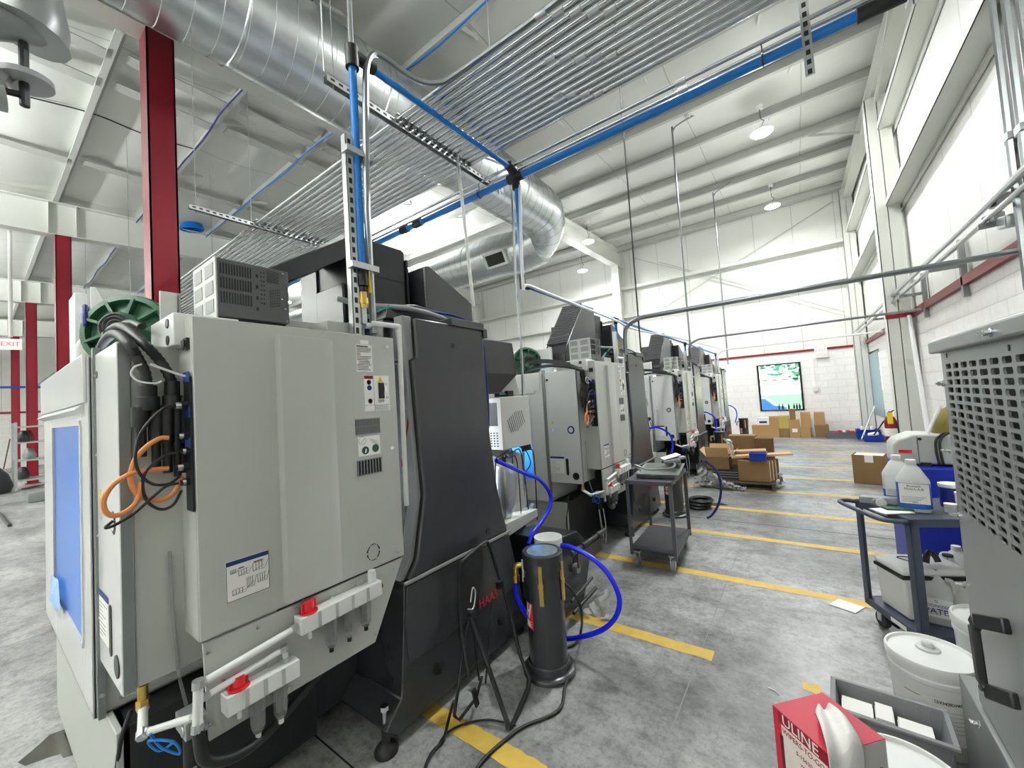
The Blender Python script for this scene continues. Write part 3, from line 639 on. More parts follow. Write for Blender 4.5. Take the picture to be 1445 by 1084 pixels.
    MB().tube(smooth([(-1.71, .42, .49), (-1.70, .42, .36), (-1.70, .45, .2), (-1.8, .6, .1)]), .007, 8).tube(smooth([(-1.67, .43, .49), (-1.66, .44, .3), (-1.7, .5, .12)]), .006, 8).build('steel_hose', 'zinc', m)
    MB().tube(smooth([(MX + .01, 1.10, .80), (MX + .012, 1.13, .80), (MX, 1.145, .77), (-1.75, 1.15, .74)]), .004, 6).build('red_tube', 'red', m)
    # white air pipe along the column
    ap = MB().tube([(-1.70, 1.19, 2.035), (-1.69, 1.345, 2.035)], .013, 10).tube([(-1.69, 1.345, 2.04), (-1.69, 1.335, 1.1)], .012, 10).build('air_pipe', 'white', m)
    MB().tube(smooth([(MX - .06, 1.375, 1.75), (MX - .05, 1.39, 1.55), (MX - .04, 1.35, 1.42), (MX - .05, 1.33, 1.3)]), .005, 6).build('red_tube', 'red', m)
    # --- head and tool changer covers above the column
    hd = MB().box(-2.42, -2.1, 1.315, 1.745, 2.0, 2.665).build('head_cover', 'dark2', m, .006)
    MB().box(-2.40, -2.098, 1.33, 1.735, 2.44, 2.45).box(-2.13, -2.085, 1.745, 1.76, 2.0, 2.6).box(-2.43, -2.405, 1.33, 1.345, 2.0, 2.6).build('cover_seam', 'black', hd)
    MB().box(-2.5, -2.25, 1.745, 2.0, 2.0, 2.59).build('head_spacer', 'black', m, .004)
    MB().box(-2.62, -2.42, 1.30, 1.7, 2.0, 2.55).box(-2.42, -2.12, 1.295, 1.315, 2.0, 2.36).build('rear_cover', 'dark', m, .006)
    MB().prism([(1.83, 1.95), (1.83, 2.555), (1.87, 2.57), (2.19, 2.425), (2.3, 2.38), (2.3, 1.95)], 'x', -2.0, -2.5).build('motor_cover', 'dark', m, .008)
    MB().prism([(1.40, 2.12), (1.42, 2.2), (1.62, 2.235), (1.72, 2.225), (1.86, 2.19), (1.86, 2.12)], 'x', -1.87, -2.1).box(-2.1, -1.9, 1.4, 1.86, 2.0, 2.12).build('cable_hood', 'dark', m, .006)
    MB().tube(smooth([(-2.05, 1.22, 2.235), (-1.95, 1.35, 2.2), (-1.83, 1.52, 2.185), (-1.79, 1.75, 2.155), (-1.8, 1.95, 2.10)]), .016, 10).build('grey_cable', 'greyp', m)
    MB().tube(smooth([(-1.86, 1.50, 2.18), (-1.83, 1.62, 2.19), (-1.78, 1.85, 2.18), (-1.74, 1.99, 2.13), (-1.70, 2.035, 2.02), (-1.69, 2.04, 1.8), (-1.71, 2.06, 1.5), (-1.75, 2.06, 1.25)]), .0095, 8).build('blue_tube', 'navy', m)
    MB().tube(smooth([(-1.87, 1.33, 2.14), (-1.86, 1.45, 2.19), (-1.83, 1.65, 2.175), (-1.79, 1.85, 2.165), (-1.75, 1.98, 2.11)]), .006, 6).build('teal_tube', 'teal', m)
    MB().tube(smooth([(-1.88, .98, 1.98), (-1.85, 1.08, 2.03), (-1.87, 1.18, 2.06), (-1.88, 1.3, 2.12)]), .011, 8).build('teal_tube', 'teal', m)
    MB().tube(smooth([(-1.86, 1.02, 1.975), (-1.84, 1.1, 2.01), (-1.86, 1.2, 2.03), (-1.9, 1.3, 2.05)]), .012, 8).build('blue_tube', 'navy', m)
    MB().tube(smooth([(-1.87, 1.42, 2.19), (-1.85, 1.55, 2.205), (-1.83, 1.66, 2.19)]), .004, 6).build('red_tube', 'red', m)
    MB().box(-1.95, -1.78, 1.0, 1.2, 1.955, 2.04).box(-2.15, -1.95, .84, 1.2, 1.955, 2.06).build('top_box', 'cab', m, .003)
    # --- vented box on the cabinet top
    v = MB().box(-1.98, -1.735, .553, .81, 1.99, 2.215).build('vented_box', 'boxgrey', m, .003)
    MB().box(-1.982, -1.735, .548, .553, 1.985, 2.218).build('end_plate', 'cab', v)
    x = -1.7345; w = MB()
    for r in range(3):
        for k in range(12): y = .562 + .0092 * k; w.box(x - .001, x + .0008, y, y + .0045, 2.155 - .056 * r, 2.198 - .056 * r)
    for k in range(4): w.box(x - .001, x + .0008, .684, .692, 2.03 + .045 * k, 2.043 + .045 * k)
    for k in range(8): w.box(x - .001, x + .0008, .702, .706, 2.06 + .018 * k, 2.066 + .018 * k).box(x - .001, x + .0008, .712, .716, 2.06 + .018 * k, 2.066 + .018 * k)
    for k in range(7): w.box(x - .001, x + .0008, .725, .770, 2.155 + .0075 * k, 2.158 + .0075 * k)
    for k in range(6):
        for j in range(7): w.box(x - .001, x + .0008, .735 + .007 * k, .738 + .007 * k, 2.05 + .011 * j + .002 * k, 2.055 + .011 * j + .002 * k)
    w.build('vent_slot', 'black', v); w = MB()
    for y, z in ((.785, 2.20), (.79, 2.05), (.795, 2.0), (.778, 2.09)): screw(w, (x, y, z), X1, .004)
    w.build('box_screw', 'chrome', v); w = MB()
    for r in range(3):
        for c in (-1.965, -1.845): w.box(c, c + .085, .5462, .5485, 2.01 + .07 * r, 2.06 + .07 * r)
    w.build('louver_field', 'greyp', v)
    MB().box(-1.95, -1.75, .56, .80, 1.965, 1.99).build('box_stand', 'black', v)
    # --- far side of the column: electronics box, air tank, chip hopper
    e = MB().box(-2.08, -1.86, 2.40, 2.79, 1.235, 1.642).build('electronics_box', 'cab', m, .004)
    w = MB()
    for k in range(9): y = 2.49 + .024 * k; q_ = .075 - .006 * abs(4 - k); w.bar((-1.8595, y - .02, 1.44 + q_ + .008 * k - .03), (-1.8595, y + .025, 1.44 - q_ + .008 * k - .03), .005, .001)
    w.build('vent_slot', 'black', e); w = MB()
    for k in range(5):
        for j in range(6): w.box(-2.04 + .03 * k, -2.025 + .03 * k, 2.399, 2.4005, 1.26 + .02 * j, 1.27 + .02 * j)
    w.box(-2.05, -1.9, 2.399, 2.4005, 1.42, 1.6); w.build('side_vent', 'black', e)
    w = MB().cyl((-1.93, 2.45, 1.642), (-1.93, 2.45, 1.70), .022, n=12).box(-1.99, -1.9, 2.55, 2.63, 1.642, 1.69); w.build('box_fitting', 'blackm', e)
    for k in range(3): MB().tube(smooth([(-1.95 + .02 * k, 2.48 + .03 * k, 1.66), (-1.96, 2.44, 1.72), (-1.98, 2.36, 1.71), (-2.0, 2.3, 1.66)]), .006, 6).build('teal_tube', 'teal', m)
    MB().prism([(2.26, 2.085), (2.66, 2.085), (2.70, 1.83), (2.45, 1.67), (2.26, 1.67)], 'x', -1.9, -2.3).build('chip_hopper', 'dark', m, .006)
    MB().prism([(2.265, 1.83), (2.695, 1.825), (2.45, 1.675), (2.265, 1.675)], 'x', -1.897, -1.905).build('hopper_chute', 'black', m)
    MB().prism([(2.45, 1.66), (2.70, 1.83), (2.76, 1.66)], 'x', -1.93, -1.94).build('side_gusset', 'cab', m)
    tk = MB().lathe([(.0, -.02), (.06, -.01), (.078, .05), (.078, .27), (.07, .30), (.04, .315), (.0, .32)], (-1.88, 2.42, .82), 26).build('air_tank', 'zinc', m)
    MB().lathe([(.0, 0), (.025, 0), (.06, .12), (.06, .14)], (-1.88, 2.42, .70), 20).build('tank_drain', 'zinc', tk)
    MB().cyl((-1.88, 2.42, 1.13), (-1.88, 2.42, 1.19), .018, n=10).cyl((-1.88, 2.42, 1.17), (-1.84, 2.42, 1.2), .014, n=10).cyl((-1.88, 2.42, .66), (-1.88, 2.42, .70), .014, n=10).build_each('tank_valve', 'blackm', tk)
    MB().lathe([(.0, 0), (.2, 0), (.21, .03), (.21, .42), (.19, .46), (.08, .5), (.0, .5)], (-2.12, 2.66, .70), 30).build('round_tank', 'cab', m)
    MB().prism([(2.3, .72), (2.72, .72), (2.72, .66), (2.3, .62)], 'x', -1.8, -2.1).build('coolant_panel', 'cab', m, .004)
    MB().tube(smooth([(-1.86, 2.45, .70), (-1.85, 2.6, .69), (-1.9, 2.8, .72)]), .02, 10).build('rail', 'gsheet', m)
    for k, (a, b_, c) in enumerate((((-1.90, 2.36, 1.18), (-1.84, 2.48, 1.20), (-1.86, 2.45, .75)), ((-1.90, 2.38, 1.17), (-1.84, 2.60, 1.18), (-1.86, 2.68, .70)), ((-1.9, 2.36, 1.16), (-1.85, 2.55, 1.12), (-1.85, 2.56, .6)), ((-1.9, 2.7, 1.22), (-1.84, 2.78, 1.12), (-1.86, 2.8, .6)), ((-1.9, 2.66, 1.23), (-1.84, 2.72, 1.08), (-1.88, 2.66, 1.0)), ((-1.9, 2.34, 1.2), (-1.85, 2.28, 1.15), (-1.86, 2.27, .95)))):
        MB().tube(smooth([a, (V(a) + V(b_)) / 2 + V((.02, 0, .03)), b_, c], 6), .005, 6).build('black_cable', 'black', m)
    w = MB()
    for k in range(4): w.cyl((-1.87, 2.66 + .035 * k, 1.235), (-1.86, 2.66 + .035 * k, 1.19), .012, n=8)
    w.build('cable_plug', 'black', m)
    # --- green blower with its white hood on the roof
    c = V((-2.47, .44, 2.03)); n = V((.74, -.62, .12)).normalized()
    g = MB().lathe([(.168, -.05), (.178, .0), (.168, .03), (.146, .035), (.138, .01), (.08, .02), (.07, .06), (.03, .075), (.0, .075)], c, 36, n).build('green_blower', 'green', m)
    u, w2 = frame(n); w = MB()
    for k in range(9):
        a = 2 * pi * k / 9; d = u * math.cos(a) + w2 * math.sin(a); w.bar(c + d * .07 + n * .03, c + d * .15 + n * .02, .012, .04, n)
    w.build('rib', 'green', g)
    MB().lathe([(.065, .0), (.07, .02), (.06, .035), (.0, .035)], c + n * .06, 24, n).build('motor', 'green', g); w = MB()
    for r in (.02, .036, .05): w.lathe([(r, 0), (r + .005, .003), (r + .01, 0)], c + n * .096, 20, n)
    w.build('grille', 'black', g)
    MB().box(-2.42, -2.38, .34, .375, 1.975, 2.01).build('terminal_box', 'green', g, .003)
    MB().box(-3.2, -2.2, .545, .56, 1.876, 2.17).prism([(.42, 1.876), (.55, 1.876), (.55, 2.17), (.44, 2.42), (.42, 2.42)], 'x', -3.28, -3.27).box(-3.6, -3.38, .37, .42, 1.88, 2.40).build('blower_hood', 'white', m, .003)
    MB().box(-2.21, -2.2, .49, .56, 1.876, 2.175).build('hood_flange', 'white', m)
    # --- black arm with round bars low behind the column
    return m
mac = build_machine((-2.6, 1.5, 0))
tag(mac, 'large white and charcoal milling machine nearest the camera, its grey cabinet filling the left', 'machine', 'row of milling machines')
OFF = {0: 0, 1: 3.27, 2: 6.92, 3: 10.35}
mlab = ['', 'second milling machine in the row, standing behind the shelf cart', 'third milling machine in the row, behind the second one', 'fourth and farthest milling machine in the row, by the window wall']
macs = [mac]
for i in (1, 2, 3):
    c = copy_tree(mac); c.location.y += OFF[i]; ORG[c.name] = V(c.location); c['label'] = mlab[i]; macs.append(c)
# slanted cable-chain arms: a slim one on the near machine, the ribbed cased one on the others
def arm(m, dy, full):
    p0, p1 = ((1.18, 2.74), (.70, 2.20)) if full else ((1.36, 2.655), (.78, 2.275))
    d = V((p1[0] - p0[0], p1[1] - p0[1], 0)).normalized(); n = V((-d.y, d.x, 0));
    if n.y > 0: n = -n
    t = .14 if full else .10
    poly = [p0, p1, (p1[0] + n.x * t, p1[1] + n.y * t), (p0[0] + n.x * t, p0[1] + n.y * t)]
    if full:
        poly = [(1.5, 2.74), (1.18, 2.74), (.70, 2.20), (.64, 2.12), (.63, 2.04), (.66, 1.97), (.72, 1.95), (1.2, 1.95), (1.5, 2.0)]
    a = MB().prism([(y + dy, z) for y, z in poly], 'x', -2.08, -2.36).build('chain_arm', 'dark', m, .01)
    if full:
        w = MB(); k = 20
        for i in range(k):
            f = i / k; y = 1.17 + (.70 - 1.17) * f; z = 2.73 + (2.20 - 2.73) * f
            w.obox((-2.22, y + dy - .008, z + .008), (.13, 0, 0), V((0, d.x, d.y)) * .010, V((0, -n.x, -n.y)) * .014)
        w.build_each('chain_link', 'boxgrey', a)
    return a
arm(mac, 0, False)
for i in (1, 2, 3): arm(macs[i], OFF[i], True)
# work lights burning inside the enclosures
for i, e in ((0, 150), (1, 110), (2, 70), (3, 60)):
    l = bpy.data.lights.new('work_light', 'AREA'); l.shape = 'RECTANGLE'; l.size = .9; l.size_y = .08; l.energy = e; l.color = (.9, .96, 1)
    o = bpy.data.objects.new('work_light', l); COL.objects.link(o); o.location = (-2.85, 1.6 + OFF[i], 1.84)
    MB().box(-3.3, -2.4, 1.55 + OFF[i], 1.65 + OFF[i], 1.845, 1.862).build('work_lamp', 'white', macs[i])
# ================================================================== OVERHEAD SERVICES
def rod(name, pts, r, m, lb, cat, grp=None, n=8, par=None):
    return tag(MB().tube(pts, r, n).build(name, m, par), lb, cat, grp)
XE = 1.35
# --- bank of conduits on trapeze struts
ZC = 3.52
NC = 14
for k in range(NC):
    y = 1.69 + .0525 * k
    x1 = XE if k % 2 else XE - .0
    e = MB().cyl((-27, y, ZC), (XE, y, ZC), .0165, n=10).build('conduit', 'emt')
    nm = 'outermost of the broad overhead bank on the duct side' if k == 0 else ('innermost of the broad overhead bank, next to the blue air main' if k == NC - 1 else None)
    tag(e, 'straight steel conduit ' + nm if nm else 'straight steel conduit inside the broad overhead bank of parallel conduits', 'conduit', 'overhead bank of conduits')
    for j, x in enumerate((-9.1 + .12 * (k % 4), -4.55 + .1 * (k % 5), -.9 + .09 * (k % 5) - .02 * k)):
        MB().cyl((x - .03, y, ZC), (x + .03, y, ZC), .021, n=10).build('coupling', 'zinc', e)
for k in range(3):
    y = 2.56 + .075 * k; z = 3.475
    e = tag(MB().cyl((-27, y, z), (XE, y, z), .0125, n=10).build('conduit', 'emt'), 'thin steel conduit, %s of three running above the blue air main' % ('nearest', 'middle', 'farthest')[k], 'conduit', 'three conduits above the air main')
    for x in (-.45, -5.2): MB().cyl((x - .03, y, z), (x + .03, y, z), .018, n=10).build('coupling', 'zinc', e)
def trapeze(x, y0, y1, lb):
    s = empty('trapeze_hanger', (x, y0, ZC - .06), 0, lb, 'hanger', 'trapeze hangers')
    z = ZC - .0165
    w = MB().box(x - .02, x + .02, y0, y1, z - .003, z).box(x - .02, x - .017, y0, y1, z - .041, z).box(x + .017, x + .02, y0, y1, z - .041, z); w.m = 1
    n = int((y1 - y0) / .05)
    for i in range(n): a = y0 + .02 + .05 * i; w.box(x + .0195, x + .0206, a, a + .026, z - .028, z - .014).box(x - .008, x + .008, a, a + .026, z - .0035, z - .002)
    w.build('strut', ['zinc', 'black'], s)
    MB().box(x + .0, x + .03, 1.66, 2.42, ZC + .014, ZC + .02).build('pipe_clamp', 'zinc', s)
    for y in (y0 + .05, y1 - .05): MB().cyl((x, y, z - .06), (x, y, roofz(y) - .2 if not -4.75 < x < -3.65 else 5.14), .0035, n=6).build('hanging_rod', 'greyp', s)
xa = P(590, 195, 'z', 3.48).x
ya = P(455, 115, 'z', 3.48).y; 
trapeze(xa, ya, 2.82, 'slotted strut hanger crossing under the conduit bank in front of the big duct')
xb = P(330, 310, 'z', 3.48).x; yb = P(266, 292, 'z', 3.48).y
trapeze(xb, yb, 2.82, 'slotted strut hanger with a long bare end, beside the blue coiled hose')
for x, lb in ((XE - .75, 'slotted strut hanger above the right end of the blue air main'), (-8.9, 'slotted strut hanger farther along behind the vented grey box'), (-13, 'slotted strut hanger at the far end of the conduit bank')): trapeze(x, 1.55, 2.82, lb)
# one conduit leaves the bank in a long S and drops beside the blue pipe
pts = [(XE, 1.645, ZC), P(745, 33, 'z', ZC), P(690, 72, 'z', ZC), P(639, 108, 'z', ZC), P(623, 116, 'z', ZC), P(598, 116, 'z', ZC), P(573, 104, 'z', ZC), P(544, 83, 'z', ZC), P(527, 76, 'z', ZC - .02), P(517, 95, 'x', -1.70), P(516, 150, 'x', -1.69), P(518, 300, 'x', -1.70), P(527, 470, 'x', -1.72)]
pts = [pts[0]] + smooth(pts[1:11], 6) + pts[11:]
o = rod('conduit', pts, .017, 'emtd', 'steel conduit bending out of the bank in an S and dropping beside the blue pipe', 'conduit')
# --- blue compressed air main and drops
XD, YD = -1.72, 1.16
a = empty('air_main', (-1.75, 2.6, 3.38), 0, 'long blue compressed air main running across above the machines', 'pipe')
MB().cyl((-27, 2.6, 3.4), P(1216, 20, 'y', 2.6), .0265, n=14).build('pipe', 'blue', a)
pe = P(1216, 20, 'y', 2.6)
MB().cyl(pe - X1 * .02, pe + X1 * .16, .036, n=14).cyl(pe + X1 * .16, pe + X1 * .3, .03, n=14).build('end_cap', 'black', a)
for px in (571, 590):
    q = P(px, 322, 'y', 2.6); MB().cyl((q.x - .05, 2.6, 3.4), (q.x + .05, 2.6, 3.4), .038, n=14).build('union', 'black', a)
MB().cyl((-1.79, 2.6, 3.4), (-1.65, 2.6, 3.4), .038, n=14).cyl((XD, 2.6, 3.4), (XD, 2.6, 3.3), .034, n=14).cyl((XD, 2.6, 3.42), (XD, 2.5, 3.46), .036, n=14).build('tee', 'black', a)
for px in (1136, 1075, 672, 480, 434): 
    x = P(px, 200, 'y', 2.6).x if px < 700 else P(px, 70, 'y', 2.6).x
    MB().tube([(x, 2.6 + .032 * math.cos(t), 3.4 + .032 * math.sin(t)) for t in [pi * 2 * i / 16 for i in range(17)]], .005, 6, caps=False).cyl((x, 2.6, 3.43), (x, 2.6, 3.5), .004, n=6).build('ring_hanger', 'blackm', a)
c = empty('air_pipe', (XD, YD, 2.1), 0, 'blue air pipe rising from the near machine and crossing to the air main', 'pipe')
MB().cyl((XD, YD, 2.30), (XD, YD, 3.40), .0195, n=12).build('riser', 'blue', c)
MB().cyl((XD, YD + .02, 3.42), (XD, 2.56, 3.45), .0185, n=12).build('crosspipe', 'blue', c)
MB().cyl((XD, YD, 3.35), (XD, YD, 3.46), .034, n=14).cyl((XD, YD - .01, 3.425), (XD, YD + .13, 3.43), .031, n=14).build('elbow', 'black', c)
MB().cyl((XD, YD, 3.45), (XD, YD, roofz(YD) - .2), .013, n=10).build('hanging_rod', 'greyp', c)
MB().cyl((XD, YD, 2.22), (XD, YD, 2.30), .026, n=12).cyl((XD, YD, 2.19), (XD, YD, 2.215), .02, n=12).build('coupling', 'black', c)
vv = MB().cyl((XD, YD, 2.11), (XD, YD, 2.19), .019, n=10).cyl((XD, YD, 2.13), (XD, YD, 2.16), .024, n=8).build('ball_valve', 'brass', c)
MB().box(XD + .01, XD + .022, YD + .025, YD + .043, 2.19, 2.30).build('valve_handle', 'yellow', vv)
MB().cyl((XD, YD, 2.03), (XD, YD, 2.11), .014, n=10).cyl((XD, YD, 2.025), (XD + .0, YD + .03, 2.025), .016, n=10).build('lower_fitting', 'zinc', c)
w = MB().box(-1.76, -1.72, 1.10, 1.103, 1.968, 2.98).box(-1.76, -1.757, 1.10, 1.14, 1.968, 2.98).box(-1.723, -1.72, 1.10, 1.14, 1.968, 2.98); w.m = 1
for i in range(20): w.box(-1.721, -1.7192, 1.112, 1.128, 1.98 + .05 * i, 2.008 + .05 * i)
s = w.build('strut_post', ['zinc', 'black']); tag(s, 'slotted steel strut post standing on the near machine beside the blue pipe', 'strut')
for z in (2.30, 2.88): MB().box(-1.74, -1.69, 1.09, 1.24, z, z + .03).build('pipe_clamp', 'zinc', s)
rod('conduit', smooth([P(504, 300, 'x', -1.76), P(496, 355, 'x', -1.76), P(495, 372, 'x', -1.76), P(500, 388, 'x', -1.76), P(512, 398, 'x', -1.76)]) , .011, 'emtd', 'grey flexible conduit curving in behind the strut post', 'conduit')
# second drop from the main, then a line running over the other machines
d = empty('air_pipe', (XD, 2.6, 2.5), 0, 'blue air pipe dropping from the main and running back over the machine row', 'pipe')
MB().cyl((XD, 2.6, 2.56), (XD, 2.6, 3.32), .0165, n=12).build('riser', 'blue', d)
MB().tube([(XD, 2.62, 2.52), (XD, 4.5, 2.5), (XD, 8.0, 2.5), (XD, 11.4, 2.5)], .0165, 10).build('crosspipe', 'blue', d)
MB().cyl((XD, 2.6, 2.49), (XD, 2.6, 2.6), .026, n=12).cyl((XD, 2.6, 2.52), (XD, 2.68, 2.52), .026, n=12).build('elbow', 'black', d)
for y in (4.55, 8.05, 11.4):
    MB().cyl((XD, y - .05, 2.5), (XD, y + .05, 2.5), .026, n=10).cyl((XD, y, 2.44), (XD, y, 2.5), .022, n=10).build('tee', 'black', d)
    MB().cyl((XD, y, 2.25), (XD, y, 2.45), .0165, n=10).build('drop_leg', 'blue', d)
    MB().cyl((XD, y, 2.08), (XD, y, 2.25), .018, n=10).build('ball_valve', 'brass', d)
    MB().box(XD - .03, XD + .01, y - .06, y - .02, 1.968, 2.35).build('strut_post', 'zinc', d)
rod('conduit', smooth([P(733, 262, 'x', -1.69), P(738, 400, 'x', -1.69), P(746, 403, 'x', -1.69), P(800, 425, 'x', -1.69), P(868, 452, 'x', -1.69), P(900, 466, 'x', -1.69), P(960, 478, 'x', -1.69), P(1015, 492, 'x', -1.69)], 8), .013, 'white', 'white pipe following the blue air line down and back over the machines', 'pipe')
# grey conduits running from the right wall over to the machines
def cross(pxs, y, xs_, drop, lb, m='emtd', r=.019):
    a, b_ = P(*pxs[0], 'y', y), P(*pxs[1], 'y', y); dd = (b_ - a); z = (a.z + b_.z) / 2
    pts = [(XR - .1, y, z), (-1.42, y, z)] + smooth([(-1.50, y, z - .005), (-1.62, y, z - .06), (-1.68, y, z - .16), (-1.69, y, drop)], 5)
    return rod('conduit', pts, r, m, lb, 'conduit', 'conduits crossing to the machines')
cross(((894, 451), (1347, 369)), 4.72, None, 2.0, 'thick grey conduit crossing from the right wall to the second machine', r=.024)
cross(((1000, 478), (1253, 441)), 8.2, None, 2.0, 'grey conduit crossing from the right wall to the third machine')
cross(((1045, 491), (1217, 471)), 11.5, None, 2.0, 'pale grey conduit crossing to the farthest machine', 'white')
# --- big spiral duct along the bay, elbow, second duct
def duct(path, r, name, lb):
    pts = [V(p) for p in path]; s = [0]
    for a_, b_ in zip(pts, pts[1:]): s.append(s[-1] + (b_ - a_).length)
    out = []; R = []; j = 0; L = s[-1]; n = int(L / .05)
    for i in range(n + 1):
        t = L * i / n
        while j < len(s) - 2 and s[j + 1] < t: j += 1
        f = (t - s[j]) / max(1e-9, s[j + 1] - s[j]); out.append(pts[j].lerp(pts[j + 1], f)); R.append(r)
    o = MB().tube(out, R, 40).build(name, 'galv'); tag(o, lb, 'duct', 'spiral ducts')
    return o, out
def rings(o, out, r, step, rr=.006, phase=0, skew=.0):
    n = max(1, int(step / .05)); w = MB()
    for i in range(phase, len(out) - 1, n):
        t = (out[i + 1] - out[i]).normalized(); u, v_ = frame(t)
        w.tube([out[i] + (u * math.cos(a) + v_ * math.sin(a)) * (r + .001) + t * (skew * a / (2 * pi)) for a in [2 * pi * k / 40 for k in range(41)]], rr, 5, caps=False)
    x = w.build('seam', 'galv', o); return x
RD = .50; xd, zd = -4.2, 5.6
yE = P(806, 292, 'x', -3.75).y - .02
path = [(xd, -9, zd), (xd, yE - .75, zd)] + [(xd - .62 * (1 - math.cos(t)), yE - .75 + .75 * math.sin(t), zd - .40 * (1 - math.cos(t))) for t in [pi / 2 * i / 12 for i in range(1, 13)]] 
o1, out1 = duct(path, RD, 'spiral_duct', 'big galvanised spiral duct crossing the upper left and ending in an elbow')
rings(o1, [p for p in out1 if p.y < yE - .8], RD, .2, .004, skew=.2); [rings(o1, [p, p + V((0, .05, 0))], RD, .05, .011) for p in [q for q in out1 if q.y < yE - .8][::30]]; rings(o1, [p for p in out1 if p.y >= yE - .8], RD, .25, .006)
e = V(path[-1]); 
ZD2 = e.z - .04
path2 = [(e.x + .3, e.y - .08, e.z - .02), (e.x - .2, e.y - .1, e.z - .10), (e.x - .9, e.y - .15, ZD2), (-27, e.y - .15, ZD2)]
o2, out2 = duct(path2, RD * .96, 'spiral_duct', 'galvanised spiral duct with a grille, running left below the elbow')
rings(o2, out2, RD * .96, .2, .004, skew=.2); [rings(o2, [p, p + V((-.05, 0, 0))], RD * .96, .05, .01) for p in out2[40:200:30]]
gc = V((P(696, 347, 'y', e.y - .6).x, e.y - .15, ZD2)); nn = V((.05, -.86, -.5)).normalized(); uu = X1; vv_ = nn.cross(uu)
g = MB(); gp = gc + nn * (RD * .96)
for a_, b_ in ((0, .15), (0, -.15)): g.obox(gp + vv_ * b_, uu * .3, vv_ * .025, nn * .05)
for a_ in (-.28, .28): g.obox(gp + uu * a_, uu * .025, vv_ * .15, nn * .05)
g = g.build('air_grille', 'white', o2); MB().obox(gp, uu * .26, vv_ * .13, nn * .02).build('grille_opening', 'black', g)
for y in (-2, 1.9, 5.0):
    if y < yE: rod('hanging_wire', [(xd - .45, y, zd + .2), (xd - .45, y, roofz(y) - .2)], .006, 'zinc', 'thin wire hanging the big spiral duct from the roof', 'hanger', 'duct hanger wires')
# --- vertical conduit rods and cables hanging from the roof
def hang(px, py, y, zb, r, m, lb, cat='cable', hook=False, px2=None):
    p = P(px, py, 'y', y); pts = [(p.x, y, zb), (p.x, y, roofz(y) - .5)]
    if hook: pts = smooth([(p.x, y, zb), (p.x, y, zb + 1), (p.x, y, p.z - .3), (p.x + .02, y, p.z - .08), (p.x + .12, y, p.z), (p.x + .4, y + .3, p.z + .25)], 6)
    else: pts = [(p.x, y, zb), (p.x, y, roofz(y) - .2)]
    return rod('hanging_conduit', pts, r, m, lb, cat, 'vertical drops from the roof')
hang(885, 250, 4.75, 2.1, .009, 'blackm', 'dark thin vertical rod hanging in front of the back wall, left of the hooked conduits', 'rod')
hang(948, 180, 8.15, 2.2, .017, 'emtd', 'hooked grey conduit dropping from a purlin, tallest of the hooked drops', 'conduit', True)
hang(1006, 272, 11.5, 2.2, .016, 'emtd', 'hooked grey conduit dropping from a purlin, farthest of the hooked drops', 'conduit', True)
rod('hanging_conduit', smooth([P(722, 262, 'y', 2.72), P(724, 300, 'y', 2.72), P(728, 400, 'y', 2.72), P(737, 520, 'y', 2.72), P(739, 720, 'y', 2.72)]), .011, 'emt', 'thin steel conduit hanging down in front of the second machine', 'conduit')
p1, p2 = P(644, 208, 'x', -2.0), P(668, 432, 'x', -2.05)
pp = rod('white_pipe', [p2, p1], .013, 'white', 'white plastic pipe leaning up to the trapeze strut', 'pipe')
MB().tube([p1, P(728, 238, 'x', -1.9)], .012, 8).build('branch_pipe', 'white', pp)
for px, py, y, lb in ((11, 440, 1.4, ''), (697, 0, 0, '')): pass
for i, (px, y, zlo) in enumerate(((458, 1.14, 3.45), (178, 2.47, 4.2), (268, 3.85, 4.4), (348, 2.47, 3.6), (150, 3.85, 4.4))):
    p = P(px, 120, 'y', y); w = MB().cyl((p.x, y, zlo), (p.x, y, roofz(y) - .2), .004, n=6)
    tag(w.build('hanging_wire', 'zinc'), 'thin support wire hanging from a purlin on the left side', 'wire', 'thin hanging wires')
# blue cable bundles draped along two purlins
for y, lb in ((2.47, 'blue cable bundle tied along the purlin left of the conduit bank'), (3.85, 'blue cable bundle tied along the purlin above the conduit bank')):
    pts = [(x, y - .09 + .015 * math.sin(x * 3), roofz(y) - .23 - .05 * abs(math.sin(x * 1.3))) for x in [-26 + .4 * i for i in range(68)]]
    tag(MB().tube(pts, .013, 6).build('cable_bundle', 'navy' if y < 3 else 'blue'), lb, 'cable')
pts = [P(-30, 110, 'z', 6.5), P(35, 135, 'z', 6.5), P(130, 160, 'z', 6.5), P(205, 190, 'z', 6.5), P(280, 212, 'z', 6.5)]
tag(MB().tube(smooth(pts), .01, 6).build('cable_bundle', 'blackm'), 'dark cable sagging between purlins at upper left', 'cable')
# coil of blue hose on the second rafter
c = P(271, 315, 'x', -12.2); w = MB()
for k in range(5): w.lathe([(.24 - .01 * k, -.02), (.26 - .01 * k, .0), (.24 - .01 * k, .02)], c + Z1 * (.03 * k - .16), 24, (0.05, -.15, 1), True)
tag(w.build('hose_coil', 'blue'), 'coil of blue hose stowed up by the second rafter', 'hose')
